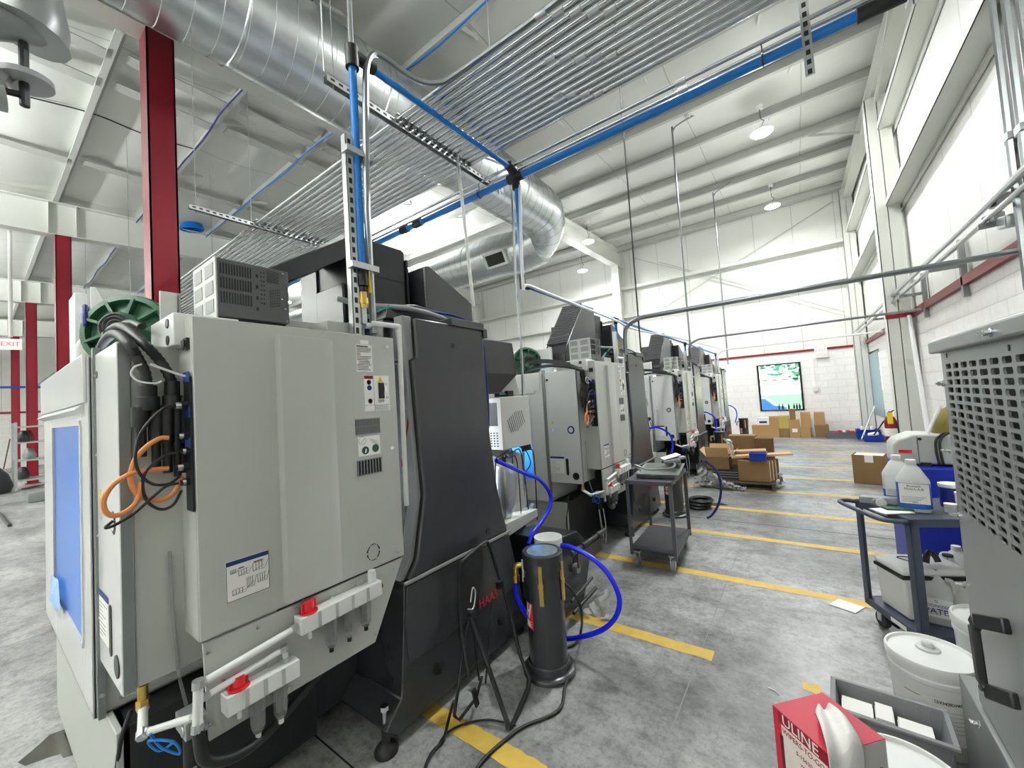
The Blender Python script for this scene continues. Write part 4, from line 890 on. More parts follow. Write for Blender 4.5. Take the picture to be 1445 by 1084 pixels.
# gas heater end and gas pipe at the top left corner
h = empty('unit_heater_pipe', P(40, 20, 'x', -3.0), 0, 'grey vent pipe elbow with a black gas line at the top left corner', 'pipe')
q = lambda px, py: P(px, py, 'x', -3.0)
MB().tube(smooth([q(32, -40), q(40, 5), q(46, 30), q(40, 48)]), [.13] * 18 + [.15], 14).tube([q(50, 35), q(10, 28), q(-30, 22)], .09, 12).build('vent_elbow', 'gsheet', h)
w = MB().tube([q(33, 60), q(35, 150)], .018, 8).tube([q(35, 135), q(-20, 122)], .016, 8).build('gas_line', 'blackm', h)
MB().cyl(q(35, 110), q(36, 118), .10, n=20).build('regulator', 'greyp', h)
MB().tube([q(2, 105), q(0, 100), q(-10, 110)], .05, 8).cyl(q(-10, 135), q(8, 140), .06, n=10).build('gas_valve', 'gsheet', h)
# --- services on the right wall
xw = 1.40
k = 0
for dz, dx, lb in ((.0, 0, 'thick steel conduit along the right wall, topmost of the rack'), (-.06, -.05, 'steel conduit along the right wall, second from top of the rack'), (-.12, .0, 'steel conduit along the right wall, third from top of the rack'), (-.17, -.06, 'steel conduit along the right wall, lowest of the rack')):
    z = 3.02 + dz
    w = rod('conduit', [(xw + dx, 14.6, z), (xw + dx, 4.0, z)], .024 if k < 3 else .018, 'emt', lb, 'conduit', 'conduits along the right wall'); k += 1
for y, lb in ((5.0, 'nearest'), (6.6, 'second'), (8.3, 'third'), (11.0, 'farthest')):
    b_ = empty('wall_bracket', (1.5, y, 2.7), 0, 'grey strut bracket, %s of those under the right wall conduits' % lb, 'bracket', 'wall brackets')
    MB().box(1.30, XR, y - .02, y + .02, 2.79, 2.83).build('arm', 'gsheet', b_); MB().box(1.55, XR, y - .03, y + .03, 2.45, 3.1).build('plate', 'gsheet', b_)
YV = P(1412, 150, 'x', 1.42).y
for i in range(5):
    y = YV - .10 * i; x = 1.45 - .03 * (i % 2)
    w = rod('conduit', [(x, y, 2.2), (x, y, roofz(y) - .3)], .030, 'emt', 'thick vertical steel conduit at the right edge, %s of five counting from the machines side' % ('first', 'second', 'third', 'fourth', 'fifth')[i], 'conduit', 'vertical conduits at the right edge')
    MB().box(x - .03, XR, y - .045, y + .045, 3.35 - .02 * i, 3.40 - .02 * i).build('pipe_clamp', 'zinc', w)
for i, (px, py) in enumerate(((1411, 283), (1402, 310), (1425, 312))):
    c = P(px, py, 'x', 1.42); w = MB().obox(c, (.04, 0, 0), (0, .1, .02), (0, -.008, .05)).build('conduit_fitting', 'zinc', None, .015)
    tag(w, 'cast conduit elbow body on the right wall, ' + ('topmost of three', 'left below the top one', 'right below the top one')[i], 'fitting', 'conduit bodies'); MB().obox(c - X1 * .042, (.004, 0, 0), (0, .08, .016), (0, -.006, .038)).build('cover', 'emt', w)
# a slotted strip hanging by the blue main, white downpipe by the column
p = P(1139, 60, 'y', 2.5)
v = MB().box(p.x - .02, p.x + .02, 2.5, 2.504, P(1139, 108, 'y', 2.5).z, 4.2); v.m = 1
for i in range(9): z = P(1139, 106, 'y', 2.5).z + .05 * i; v.box(p.x - .009, p.x + .009, 2.498, 2.5005, z, z + .025)
tag(v.build('slotted_strip', ['zinc', 'black']), 'perforated steel strip hanging in front of the blue air main', 'strip')
rod('downpipe', [P(1283, 445, 'x', 1.52), P(1310, 612, 'x', 1.52)], .03, 'white', 'white pipe running down the block wall beside the steel column', 'pipe')
# exit signs, emergency light, sockets
def exit_sign(c, r, up, n, w_, h_, lb, m='exitw'):
    e = empty('exit_sign', c, 0, lb, 'sign'); c = V(c)
    MB().obox(c, r * w_ / 2, up * h_ / 2, n * .02).build('face', m, e)
    text('lettering', 'EXIT', c + n * .022, r, up, min(h_ * .82, w_ * .42), 'exitred', e, .001)
    return e
pe = P(1158, 494.5, 'y', YB - .05); e = exit_sign(pe, X1, Z1, -Y1, .30, .17, 'red and white exit sign above an emergency light on the far wall')
tag(MB().box(pe.x - .13, pe.x + .17, YB - .08, YB, pe.z - .22, pe.z - .1).build('emergency_light', 'tan'), 'small emergency light unit right below the far exit sign', 'lamp')
ps = P(15, 486, 'x', -13); r_ = (V((0, 0, 0)) + V((.25, .97, 0))).normalized(); n_ = r_.cross(Z1)
e = exit_sign(ps, r_, Z1, n_, .30, .22, 'exit sign with red letters hanging from a rod at the far left')
MB().cyl(ps + Z1 * .15, ps + Z1 * 3.6, .03, n=8).build('hanging_rod', 'white', e)
q = P(1151, 549, 'y', YB - .03); tag(MB().box(q.x - .06, q.x + .06, YB - .05, YB, q.z - .07, q.z + .07).build('wall_outlet', 'tan', None, .005), 'grey outlet box on the far wall right of the window', 'outlet')
rod('wall_conduit', [(q.x, YB - .02, q.z), (q.x, YB - .02, pe.z - .2)], .012, 'white', 'thin white conduit running down the far wall to an outlet', 'conduit')
# ================================================================== THINGS ON THE FLOOR
# --- filter canister
cx, cy = -1.33, 2.03
f = empty('filter_canister', (cx, cy, 0), 0, 'tall grey filter canister with a red logo standing at the near machine corner', 'canister')
MB().lathe([(.150, 0), (.156, .006), (.156, .022), (.145, .032), (.125, .036), (.122, .07), (.116, .075)], (cx, cy, 0), 40).build('base', 'dark', f)
bd = MB().lathe([(.112, .06), (.112, .60)], (cx, cy, 0), 40, open_=True).build('body', 'dark', f)
MB().lathe([(.112, .60), (.121, .605), (.121, .695), (.115, .70), (.100, .70), (.098, .69), (.0, .688)], (cx, cy, 0), 40).build('lid', 'dark', f)
MB().lathe([(.0, .689), (.095, .689), (.093, .7), (.06, .703), (.0, .704)], (cx, cy, 0), 32).build('lid_plate', mat('scuffed_lid', '#8fa0ab', .25, metal=.5, var=.5, scale=30), f)
for a in (-2.5, -1.15, .1, 2.0):
    d = V((math.cos(a), math.sin(a), 0)); t = V((-d.y, d.x, 0)); c = V((cx, cy, 0)) + d * .122
    l = MB().obox(c + Z1 * .60, d * .006, t * .010, Z1 * .05).obox(c + Z1 * .54 + d * .004, d * .004, t * .014, Z1 * .012).build('latch', 'brass' if a > -1.5 else 'zinc', f)
    MB().obox(c + Z1 * .48, d * .005, t * .012, Z1 * .05).build('latch_plate', 'brass' if a > -1.5 else 'blackm', f)
for a in (-2.1, -1.5):
    d = V((math.cos(a), math.sin(a), 0)); t = V((-d.y, d.x, 0)); c = V((cx, cy, 0)) + d * .114; MB().obox(c + Z1 * .545, d * .003, t * .007, Z1 * .038).build('rib', 'dark', f)
# curved logo label
aL = math.atan2(-1, -.75) + .14; w = MB(); R_ = .1132
def onc(a, z, r=R_): return (cx + r * math.cos(a), cy + r * math.sin(a), z)
a0 = aL - .33; a1 = aL + .33
w = MB(); n = 10
for i in range(n + 1): a = a0 + (a1 - a0) * i / n; w.add([onc(a, .275), onc(a, .425)], [])
w.f = [(2 * i, 2 * i + 2, 2 * i + 3, 2 * i + 1) for i in range(n)]; w.mi = [0] * n
lg = w.build('logo_label', 'redp', f)
def curved(name, segs, th):
    w = MB()
    for (u0, z0), (u1, z1) in segs:
        p, q = V(onc(u0, z0, R_ + .0006)), V(onc(u1, z1, R_ + .0006)); nn = (V(((p.x + q.x) / 2 - cx, (p.y + q.y) / 2 - cy, 0))).normalized(); w.bar(p, q, th, .0008, nn)
    return w.build(name, 'paper', lg)
A = lambda t: a0 + (a1 - a0) * t
curved('logo_mark', [((A(.1), .335), (A(.42), .418)), ((A(.5), .335), (A(.82), .418)), ((A(.28), .372), (A(.66), .378))], .014)
curved('logo_lettering', [((A(.14), .285), (A(.14), .32)), ((A(.26), .285), (A(.26), .32)), ((A(.14), .302), (A(.26), .302)), ((A(.34), .285), (A(.40), .32)), ((A(.46), .285), (A(.40), .32)), ((A(.52), .285), (A(.58), .32)), ((A(.64), .285), (A(.58), .32)), ((A(.72), .288), (A(.84), .291)), ((A(.72), .303), (A(.84), .303)), ((A(.72), .317), (A(.84), .317))], .006)
# brass elbow, blue hoses
el = MB().tube(smooth([(cx - .11, cy - .03, .60), (cx - .15, cy - .05, .60), (cx - .165, cy - .055, .58), (cx - .165, cy - .055, .52)], 5), .017, 10).cyl((cx - .165, cy - .055, .50), (cx - .165, cy - .055, .54), .021, n=8).build('elbow_fitting', 'brass', f)
hp = lambda px, py, x: P(px, py, 'x', x)
tag(MB().tube(smooth([(cx - .165, cy - .055, .51), (cx - .17, cy - .05, .40), (cx - .14, cy + .0, .28), (cx - .13, cy + .1, .2), (cx - .16, cy + .2, .1)]), .0155, 10).build('blue_hose', 'hose'), 'blue hose curving down from the brass elbow of the filter canister', 'hose')
loop = [(792, 770), (805, 772), (830, 784), (855, 806), (871, 834), (874, 855), (866, 875), (846, 891), (815, 900), (795, 902)]
tag(MB().tube(smooth([P(a, b_, 'y', 2.22 + .0 * i) for i, (a, b_) in enumerate(loop)]), .0145, 10).build('blue_hose', 'hose'), 'bright blue hose looping out over the floor beside the filter canister', 'hose')
up = [(700, 650), (740, 668), (760, 676), (775, 695), (776, 715), (765, 735), (752, 752), (746, 768)]
tag(MB().tube(smooth([P(a, b_, 'x', -1.68) for a, b_ in up]), .0145, 10).build('blue_hose', 'hose'), 'blue hose arching from the silver tank down behind the filter canister', 'hose')
tag(MB().tube(smooth([P(796, 822, 'y', 2.2), P(808, 835, 'y', 2.2), P(820, 860, 'y', 2.22), P(820, 890, 'z', .03), P(812, 908, 'z', .012), P(797, 915, 'z', .012), P(800, 922, 'z', .012), P(806, 938, 'z', .03), P(797, 970, 'z', .012), P(788, 1003, 'z', .01), P(740, 1025, 'z', .01), P(712, 1045, 'z', .01), P(680, 1075, 'z', .01), P(660, 1110, 'z', .01)]), .008, 8).build('power_cable', 'black'), 'black cord trailing over the floor from the filter canister base', 'cord')
# white bucket behind the canister
bk = P(782, 775, 'y', 2.32)
b_ = MB().lathe([(.055, 0), (.08, .60), (.096, .61), (.096, .655), (.09, .655), (.085, .60)], (-1.49, 2.36, 0), 30).build('white_bucket', 'white'); tag(b_, 'tall white tub just behind the filter canister', 'tub')
# --- folding black hand truck
ht = empty('hand_truck', P(700, 1000, 'z', 0), 0, 'folded black tubular hand truck leaning against the near machine', 'hand truck')
hx_ = lambda px, py, x: P(px, py, 'x', x)
k = -1.58
loopt = [hx_(661, 955, -1.50), hx_(650, 880, k), hx_(649, 805, k), hx_(656, 789, k), hx_(683, 766, k - .03), hx_(690, 770, k - .03), hx_(700, 800, k - .02), hx_(716, 850, -1.52), hx_(733, 920, -1.42), hx_(747, 958, -1.34)]
MB().tube(smooth(loopt, 5), .0105, 10).build('handle', 'blackm', ht)
MB().tube([hx_(663, 870, -1.55), hx_(680, 915, -1.48), hx_(718, 1026, -1.28)], .0125, 10).tube([hx_(747, 957, -1.34), hx_(745, 972, -1.33), hx_(722, 1026, -1.28), hx_(716, 1027, -1.28)], .0125, 10).build_each('frame_tube', 'blackm', ht)
MB().tube([hx_(663, 862, -1.57), hx_(652, 930, -1.55), hx_(641, 1010, -1.5)], .009, 8).build('frame_tube', 'blackm', ht)
MB().tube([hx_(641, 1010, -1.5), hx_(648, 1016, -1.5), hx_(672, 985, -1.47), hx_(680, 955, -1.50)], .008, 8).build('foot_bar', 'blackm', ht)
MB().tube([hx_(695, 850, -1.57), hx_(688, 930, -1.55), hx_(685, 965, -1.52)], .006, 8).tube([hx_(668, 880, -1.56), hx_(676, 960, -1.53)], .006, 8).build_each('brace_tube', 'blackm', ht)
MB().obox(hx_(705, 825, -1.56), (.012, 0, 0), (0, .022, 0), (0, 0, .02)).obox(hx_(666, 868, -1.55), (.012, 0, 0), (0, .02, 0), (0, 0, .018)).build_each('joint_block', 'black', ht)
MB().obox(hx_(671, 985, -1.46), (.006, 0, 0), (0, .012, .004), (0, -.01, .045)).build('toe_plate', 'black', ht)
MB().tube(smooth([hx_(664, 850, -1.53), hx_(667, 830, -1.53), hx_(671, 836, -1.53), hx_(668, 858, -1.53), hx_(660, 860, -1.53)]), .004, 6).build('wire_clip', 'zinc', ht)
tag(MB().tube(smooth([P(640, 990, 'z', .2), P(632, 1020, 'z', .05), P(625, 1045, 'z', .012), P(610, 1062, 'z', .01), P(600, 1084, 'z', .01), P(598, 1110, 'z', .01)]), .0075, 8).build('power_cable', 'black'), 'black cord trailing from the hand truck across the near floor line', 'cord')
tag(MB().tube(smooth([P(728, 1024, 'z', .01), P(690, 1016, 'z', .01), P(655, 1022, 'z', .01), P(630, 1035, 'z', .01), P(615, 1058, 'z', .01)]), .005, 8).build('power_cable', 'black'), 'thin black cord lying in a curve beside the hand truck foot', 'cord')
# --- dark bracket stand with bar handle beyond the canister
bs = empty('conveyor_stand', (-1.45, 2.62, 0), 0, 'low dark steel stand with a slanted bar handle behind the filter canister', 'stand')
MB().prism([(2.44, .02), (2.86, .02), (2.98, .25), (2.98, .42), (2.8, .56), (2.44, .60)], 'x', -1.50, -1.9).build('frame', 'dark', bs, .006)
MB().cyl((-1.499, 2.78, .33), (-1.494, 2.78, .33), .07, n=24).build('opening', 'black', bs); MB().cyl((-1.52, 2.72, .31), (-1.46, 2.72, .31), .035, n=16).build('roller', 'gsheet', bs)
a, c = P(806, 782, 'x', -1.40), P(853, 748, 'x', -1.40)
MB().cyl(a, c, .019, n=14).build('bar', 'dark2', bs); MB().cyl(a + (c - a) * .28, a + (c - a) * .34, .026, n=14).cyl(a + (c - a) * .74, a + (c - a) * .8, .026, n=14).build_each('collar', 'black', bs)
MB().obox(a + (c - a) * .5 - Z1 * .08, (.006, 0, 0), (c - a) * .35, (0, 0, .05)).build('bar_plate', 'dark', bs)
MB().cyl((-1.42, 2.5, .17), (-1.42, 2.85, .2), .012, n=8).cyl((-1.42, 2.52, .08), (-1.42, 2.9, .1), .014, n=8).build_each('rail', 'blackm', bs)
w = MB(); rng = random.Random(3)
for i in range(18):
    p = P(835 + rng.uniform(-18, 22), 862 + rng.uniform(-20, 12), 'z', rng.uniform(.0, .04)); q = p + V((rng.uniform(-.06, .06), rng.uniform(-.06, .06), rng.uniform(0, .06))); w.add([p, q, q + V((.03, .03, .02)), p + V((.03, .02, 0))], [(0, 1, 2, 3)])
tag(w.build('plastic_scrap', 'wrap'), 'crumpled clear plastic scrap on the floor by the bracket stand', 'plastic')
# --- shelf cart with a tray of tools
ca = math.atan2(.70, .04)
def shelf_cart():
    c = empty('shelf_cart', (-1.21, 4.0, 0), math.radians(3), 'grey steel two shelf cart in the aisle beside the second machine', 'cart', local=True)
    hx, hy = .205, .37
    for z, nm in ((.80, 'top_shelf'), (.18, 'bottom_shelf')):
        MB().box(-hx, hx, -hy, hy, z - .005, z).box(-hx, hx, -hy, -hy + .004, z - .035 if z > .5 else z - .005, z + (.0 if z > .5 else .03)).box(-hx, hx, hy - .004, hy, z - .035, z).box(-hx, -hx + .004, -hy, hy, z - .035, z).box(hx - .004, hx, -hy, hy, z - .035, z).build(nm, 'cart', c, .002)
    for x in (-hx, hx - .03):
        for y in (-hy, hy - .03): MB().box(x, x + .03, y, y + .004, .12, .80).box(x if x < 0 else x + .026, x + .004 if x < 0 else x + .03, y, y + .03, .12, .80).build('leg', 'cart', c)
    for x in (-hx + .05, hx - .05):
        for y in (-hy + .06, hy - .06):
            k = MB().cyl((x - .014, y, .052), (x + .014, y, .052), .052, n=22).build('caster_wheel', 'greyp', c)
            MB().box(x - .022, x - .016, y - .02, y + .02, .045, .135).box(x + .016, x + .022, y - .02, y + .02, .045, .135).box(x - .03, x + .03, y - .03, y + .03, .13, .145).cyl((x - .024, y, .052), (x + .024, y, .052), .012, n=10).build('fork', 'zinc', k)
    return c
shelf_cart()
def tray(c, hx, hy, h, t, rz, name, m, lb, cat, ribs=0, flare=.02, grp=None):
    e = empty(name, c, rz, lb, cat, grp, local=True); w = MB()
    w.box(-hx, hx, -hy, hy, 0, t)
    for s in (-1, 1):
        w.obox((0, s * (hy + flare / 2), h / 2), (hx + flare, 0, 0), (0, t / 2, 0), (0, s * flare / 2, h / 2)); w.obox((s * (hx + flare / 2), 0, h / 2), (0, hy + flare, 0), (t / 2, 0, 0), (s * flare / 2, 0, h / 2))
    w.build('body', m, e); w = MB()
    X, Y = hx + flare, hy + flare
    w.box(-X - .015, X + .015, -Y - .015, -Y, h - .012, h).box(-X - .015, X + .015, Y, Y + .015, h - .012, h).box(-X - .015, -X, -Y, Y, h - .012, h).box(X, X + .015, -Y, Y, h - .012, h); w.build('rim', m, e, .003)
    if ribs:
        w = MB()
        for s in (-1, 1):
            for i in range(ribs):
                x = -hx + 2 * hx * (i + .5) / ribs; w.obox((x, s * (hy + flare / 2 - .004), h / 2), (.004, 0, 0), (0, .005, 0), (0, s * flare / 2, h / 2 - .01))
        w.build_each('rib', m, e)
    return e
tray((-1.18, 4.03, .802), .15, .26, .05, .004, math.radians(8), 'tool_tray', 'gsheet', 'grey metal tray lying on the top of the shelf cart', 'tray', flare=.03)
tag(MB().tube(smooth([(-1.30, 3.80, .86), (-1.34, 3.76, .92), (-1.22, 3.78, .88), (-1.08, 3.92, .87), (-1.05, 4.05, .88), (-1.1, 4.2, .9)]), .01, 8).build('tray_handle', 'gsheet'), 'bent steel wire handle lying across the grey tray', 'handle')
tag(MB().obox((-1.12, 4.22, .905), (.07, .03, .01), (-.03, .09, .0), (0, 0, .012)).cyl((-1.12, 4.2, .91), (-1.02, 4.32, .92), .018, n=10).build('clipboard', 'gsheet', None, .004), 'grey clipboard on the tray on the shelf cart', 'clipboard')
w = tag(MB().obox((-1.14, 4.26, .965), (.07, .05, .02), (-.04, .07, .0), (0, 0, .001)).build('paper_sheet', 'paper'), 'white paper sheet sticking up from the cart tray', 'paper'); w.location.z -= .03
# --- canister and hoses behind the cart, black ring
for i in (1, 2, 3):
    r = copy_tree(f); r.location = ((0, -1.44, -1.45, -1.42)[i], (0, 5.39, 9.28, 13.2)[i], 0); r['label'] = ('', 'dark filter canister half hidden behind the shelf cart', 'dark filter canister between the second machine and the open cartons', 'dark filter canister farthest off, near the window wall')[i]; r['group'] = 'filter canisters'
f['group'] = 'filter canisters'
for i, pts in ((1, [(798, 608), (815, 608), (830, 612), (842, 622), (846, 640)]),):
    pass
for i in (1, 2, 3):
    y = OFF[i]; tag(MB().tube(smooth([(-1.8, 2.45 + y, 1.1), (-1.7, 2.6 + y, 1.09), (-1.58, 2.7 + y, .98), (-1.55, 2.68 + y, .8), (-1.6, 2.6 + y, .6)]), .0145, 8).build('blue_hose', 'hose'), ('', 'blue hose arching out of the second machine above the shelf cart', 'blue hose arching out of the third machine', 'blue hose arching out of the farthest machine')[i], 'hose')
tag(MB().tube(smooth([(-1.0, 5.2, .75), (-.9, 5.35, .6), (-.88, 5.4, .4), (-.92, 5.4, .2), (-1.0, 5.38, .06), (-1.06, 5.36, .016)]), .014, 8).build('black_hose', 'navy'), 'dark blue hose curving down to the floor right of the shelf cart', 'hose')
c = P(985, 716, 'z', 0); w = MB()
for k in range(3): w.lathe([(.14, -.022), (.165, 0), (.14, .022), (.115, 0), (.14, -.022)], c + Z1 * (.024 + .04 * k) + V((.02 * k, .01 * k, 0)), 28, open_=True)
tag(w.build('hose_coil', 'black'), 'coil of black hose lying on the floor behind the shelf cart', 'hose')
# ================================================================== RIGHT FOREGROUND: perforated unit, buckets, cart
UX = .43
ye = P(1350, 700, 'x', UX).y                                        # far edge of the unit
u = empty('dryer_unit', (UX + .4, 1.5, 0), 0, 'big grey metal unit with a perforated side panel cut off by the right edge', 'equipment')
yn = .55
MB().box(UX + .03, UX + .9, yn, ye - .01, .02, 1.68).build('body', 'dark2', u)
zt0 = P(1338, 517, 'x', UX).z; zb0 = P(1362, 735, 'x', UX).z; y0 = P(1338, 517, 'x', UX).y; pitch = (y0 - P(1441, 505, 'x', UX).y) / 7
nr = 19; pz = (zt0 - P(1347, 573, 'x', UX).z) / 5
# plate with real slots
w = MB(); nc = int((y0 - yn) / pitch)
def cell(yc, zc):
    hy, hz = pitch / 2, pz / 2; a, b_ = pitch * .37, pz * .33; k = min(a, b_) * .55
    hole = [(-a + k, -b_), (a - k, -b_), (a, -b_ + k), (a, b_ - k), (a - k, b_), (-a + k, b_), (-a, b_ - k), (-a, -b_ + k)]
    out = [(-hy, -hz), (hy, -hz), (hy, -hz), (hy, hz), (hy, hz), (-hy, hz), (-hy, hz), (-hy, -hz)]
    V1 = [(UX, yc + p, zc + q) for p, q in hole]; V2 = [(UX, yc + p, zc + q) for p, q in ((-hy, -hz), (hy, -hz), (hy, hz), (-hy, hz))]; V3 = [(UX + .006, yc + p, zc + q) for p, q in hole]
    fs = [(0, 1, 9, 8), (1, 2, 9), (2, 3, 10, 9), (3, 4, 10), (4, 5, 11, 10), (5, 6, 11), (6, 7, 8, 11), (7, 0, 8)] + [(i, (i + 1) % 8, 12 + (i + 1) % 8, 12 + i) for i in range(8)]
    w.add(V1 + V2 + V3, fs)
for r in range(nr):
    for c_ in range(nc): cell(y0 - pitch * c_, zt0 - pz * r)
ytop, ybot = y0 + pitch / 2, y0 - pitch * (nc - .5); ztop, zbot = zt0 + pz / 2, zt0 - pz * (nr - .5)
w.quad((UX, ytop, zbot), (UX, ye, zbot), (UX, ye, ztop), (UX, ytop, ztop)); w.quad((UX, ybot, ztop), (UX, ye, ztop), (UX, ye, 1.70), (UX, ybot, 1.70))
w.quad((UX, ybot, .42), (UX, ye, .42), (UX, ye, zbot), (UX, ybot, zbot)); w.quad((UX, ye, .42), (UX + .03, ye, .42), (UX + .03, ye, 1.7), (UX, ye, 1.7))
w.quad((UX, yn, .42), (UX, ybot, .42), (UX, ybot, 1.7), (UX, yn, 1.7))
sp = w.build('side_panel', 'gsheet', u, smooth=False)
MB().box(UX + .028, UX + .032, yn, ye - .02, zbot, ztop).build('dark_interior', 'black', u)  # black sheet standing in for the shade inside, behind the holes
lo = MB().box(UX - .012, UX + .05, yn, P(1358, 1000, 'x', UX - .012).y, .03, P(1361, 965, 'x', UX - .012).z)
lo.build('lower_panel', 'gsheet', u, .004)
zc0, zc1 = P(1311, 500, 'x', UX - .03).z, P(1309, 480, 'x', UX - .03).z; yc = P(1309, 490, 'x', UX - .03).y
MB().prism([(UX - .03, zc0), (UX - .03, zc1 - .01), (UX - .01, zc1), (UX + .9, zc1 + .03), (UX + .9, zc0)], 'y', yn, yc).build('top_cover', 'gsheet', u, .006)
def knob(px, py, x, r=.010):
    c = P(px, py, 'x', x); k = MB().lathe([(r * 1.2, 0), (r * 1.2, .004), (r * .8, .006), (r * .8, .016), (.0, .018)], c, 16, -X1).build('panel_screw', 'chrome', u); MB().obox(c - X1 * .02, (.004, 0, 0), (0, r * 1.1, 0), (0, 0, r * .35)).build('wing', 'chrome', k)
for a in ((1332, 541), (1341, 636), (1353, 728), (1361, 826)): knob(*a, UX)
knob(1400, 469, UX - .03); knob(1383, 1023, UX - .03)
w = MB()
for a in ((1336, 502), (1424, 491)): c = P(*a, 'x', UX); w.obox(c, (.0015, 0, 0), (0, .004, 0), (0, 0, .008))
for o_ in range(1): w.build('keyhole', 'black', u)
hpts = [P(1421, 884, 'x', UX - .01), P(1378, 876, 'x', UX - .045), P(1374, 884, 'x', UX - .05), P(1386, 965, 'x', UX - .05), P(1392, 975, 'x', UX - .045), P(1434, 990, 'x', UX - .01)]
w = MB()
for p, q in zip(hpts, hpts[1:]): w.bar(p, q, .042, .02, X1)
w.build('handle', 'black', u, .005)
# --- plastic buckets
def bucket(c, r, h, lb, spout=True, label=True):
    e = empty('plastic_bucket', c, 0, lb, 'bucket', 'white plastic buckets'); c = V(c)
    MB().lathe([(r * .86, 0), (r * .88, .004), (r * .95, h - .08), (r * .99, h - .075), (r * .99, h - .06), (r * .955, h - .055), (r * .96, h - .02)], c, 44).build('body', 'white', e)
    l = MB().lathe([(r * .97, h - .035), (r * 1.02, h - .035), (r * 1.03, h - .005), (r * 1.0, h + .004), (r * .95, h + .004), (r * .93, h - .008), (.0, h - .006)], c, 48).build('lid', 'white', e)
    if spout:
        MB().lathe([(.042, h - .007), (.04, h + .002), (.03, h + .004), (.022, h + .006), (.02, h + .022), (.0, h + .024)], c + V((-.0, .035, 0)), 26).build('spout_cap', 'poly', l)
    if label:
        a0 = math.atan2(-c.y, -c.x) - .1; rr = r * .935
        def on(a, z): return c + V((rr * 1.003 * math.cos(a), rr * 1.003 * math.sin(a), z))
        w = MB(); n = 24
        for i in range(n + 1): a = a0 - 1.0 + 2.0 * i / n; w.add([on(a, .07), on(a, h - .10)], [])
        w.f = [(2 * i, 2 * i + 2, 2 * i + 3, 2 * i + 1) for i in range(n)]; w.mi = [0] * n
        lab = w.build('label', 'paper', e)
        for i, ch in enumerate('DEIONIZED WATER'):
            a = a0 + .12 + .045 * i; d = V((math.cos(a), math.sin(a), 0)); text('lettering', ch, on(a, h - .135) + d * .001, V((-d.y, d.x, 0)), Z1, .016, 'ink', lab, .0003) if ch != ' ' else None
        w = MB()
        for k in range(6):
            for i in range(12): a = a0 + .15 + .05 * i; w.bar(on(a, h - .17 - .016 * k) * 1.0, on(a + .04, h - .17 - .016 * k), .002, .0012)
        w.build('print', 'inkg', lab)
        w = MB()
        for i in range(8): a = a0 - .62 + .05 * i; w.bar(on(a, h - .135), on(a + .05, h - .135), .004, .0015)
        w.build('green_line', 'green', lab)
    return e
c1 = P(1312, 919, 'z', .372); bucket((c1.x, c1.y, 0), .148, .37, 'white bucket with spouted lid and printed label in front of the water jugs')
c2 = P(1345, 868, 'z', .40) + V((.15, .05, 0)); bucket((c2.x, c2.y, 0), .15, .39, 'white lidded bucket half hidden behind the perforated unit', False, False)
pA = P(1232, 1031, 'z', .36); c3 = V((.165, 1.715, 0))
bucket(c3, .15, .37, 'white lidded bucket at the bottom edge, right of the red wiper box', False, False)
# --- red box of wipers on that bucket
zt = .595
A_, B_, C_, D_ = [P(*p, 'z', zt) for p in ((1086.5, 992), (1164, 979), (1254.5, 1047), (1166, 1061))]
ux = ((D_ - A_) + (C_ - B_)) / 2; uy = ((B_ - A_) + (C_ - D_)) / 2; ctr = (A_ + B_ + C_ + D_) / 4
dx = ux.normalized(); dy = (uy - dx * uy.dot(dx)).normalized(); hw, hd = ux.length / 2, uy.length / 2; zb = .366
rb = empty('wiper_box', (ctr.x, ctr.y, zb), 0, 'red and white box of wipers with one wiper pulled out, at the bottom edge', 'box')
h2 = (zt - zb) / 2; cc = V((ctr.x, ctr.y, zb + h2))
MB().obox(cc, dx * hw, dy * hd, Z1 * h2).build('carton', mat('red_carton', '#b3213a', .5, var=.06), rb, .0015)
fr = -dy                                                             # front face normal (toward the camera)
fc = cc + fr * hd
MB().obox(fc + dx * hw * .12 - Z1 * .008, dx * hw * .80, fr * .0006, Z1 * (h2 - .03)).build('front_panel', mat('printed_wiper_panel', '#efe6e0', .5, var=.12, scale=30), rb)
MB().obox(fc - dx * hw * .70 - Z1 * .03, dx * hw * .06, fr * .001, Z1 * (h2 - .04)).build('side_slot', mat('dark_red', '#4a0d14', .7), rb)
MB().obox(fc + Z1 * (h2 - .018) + dx * hw * .1, dx * hw * .88, fr * .0008, Z1 * .017).build('title_band', 'red', rb)
text('lettering', 'ULINE', fc + dx * hw * .02 + Z1 * (h2 - .020) + fr * .0012, dx, Z1, .042, 'paper', rb, .0004, sx=1.05)
text('lettering', 'WIPERS-TO-GO', fc + dx * hw * .10 + Z1 * (h2 - .053) + fr * .001, dx, Z1, .021, 'red', rb, .0004, sx=.93)
text('lettering', 'S-15620', fc + dx * hw * .12 + Z1 * (h2 - .083) + fr * .001, dx, Z1, .016, 'red', rb, .0004)
text('lettering', 'WIPERS', fc + dx * hw * .18 + Z1 * (h2 - .108) + fr * .001, dx, Z1, .012, 'red', rb, .0004)
rc = cc + dx * hw
MB().obox(rc, dx * .0008, dy * hd * .98, Z1 * h2 * .985).build('end_panel', mat('grey_carton_end', '#d6d2cf', .5, var=.05), rb)
text('lettering', 'E', rc + dx * .0014 - dy * hd * .1 + Z1 * (h2 - .04), dy, Z1, .045, 'red', rb, .0004); text('lettering', '-TO-GO', rc + dx * .0014 + dy * hd * .3 + Z1 * (h2 - .08), dy, Z1, .028, 'red', rb, .0004)
MB().obox(cc + Z1 * h2 + dy * .01, dx * hw * .3, dy * .02, Z1 * .0008).build('slot', mat('torn_slot', '#6a4a2a', .9), rb)
w = MB(); g = []
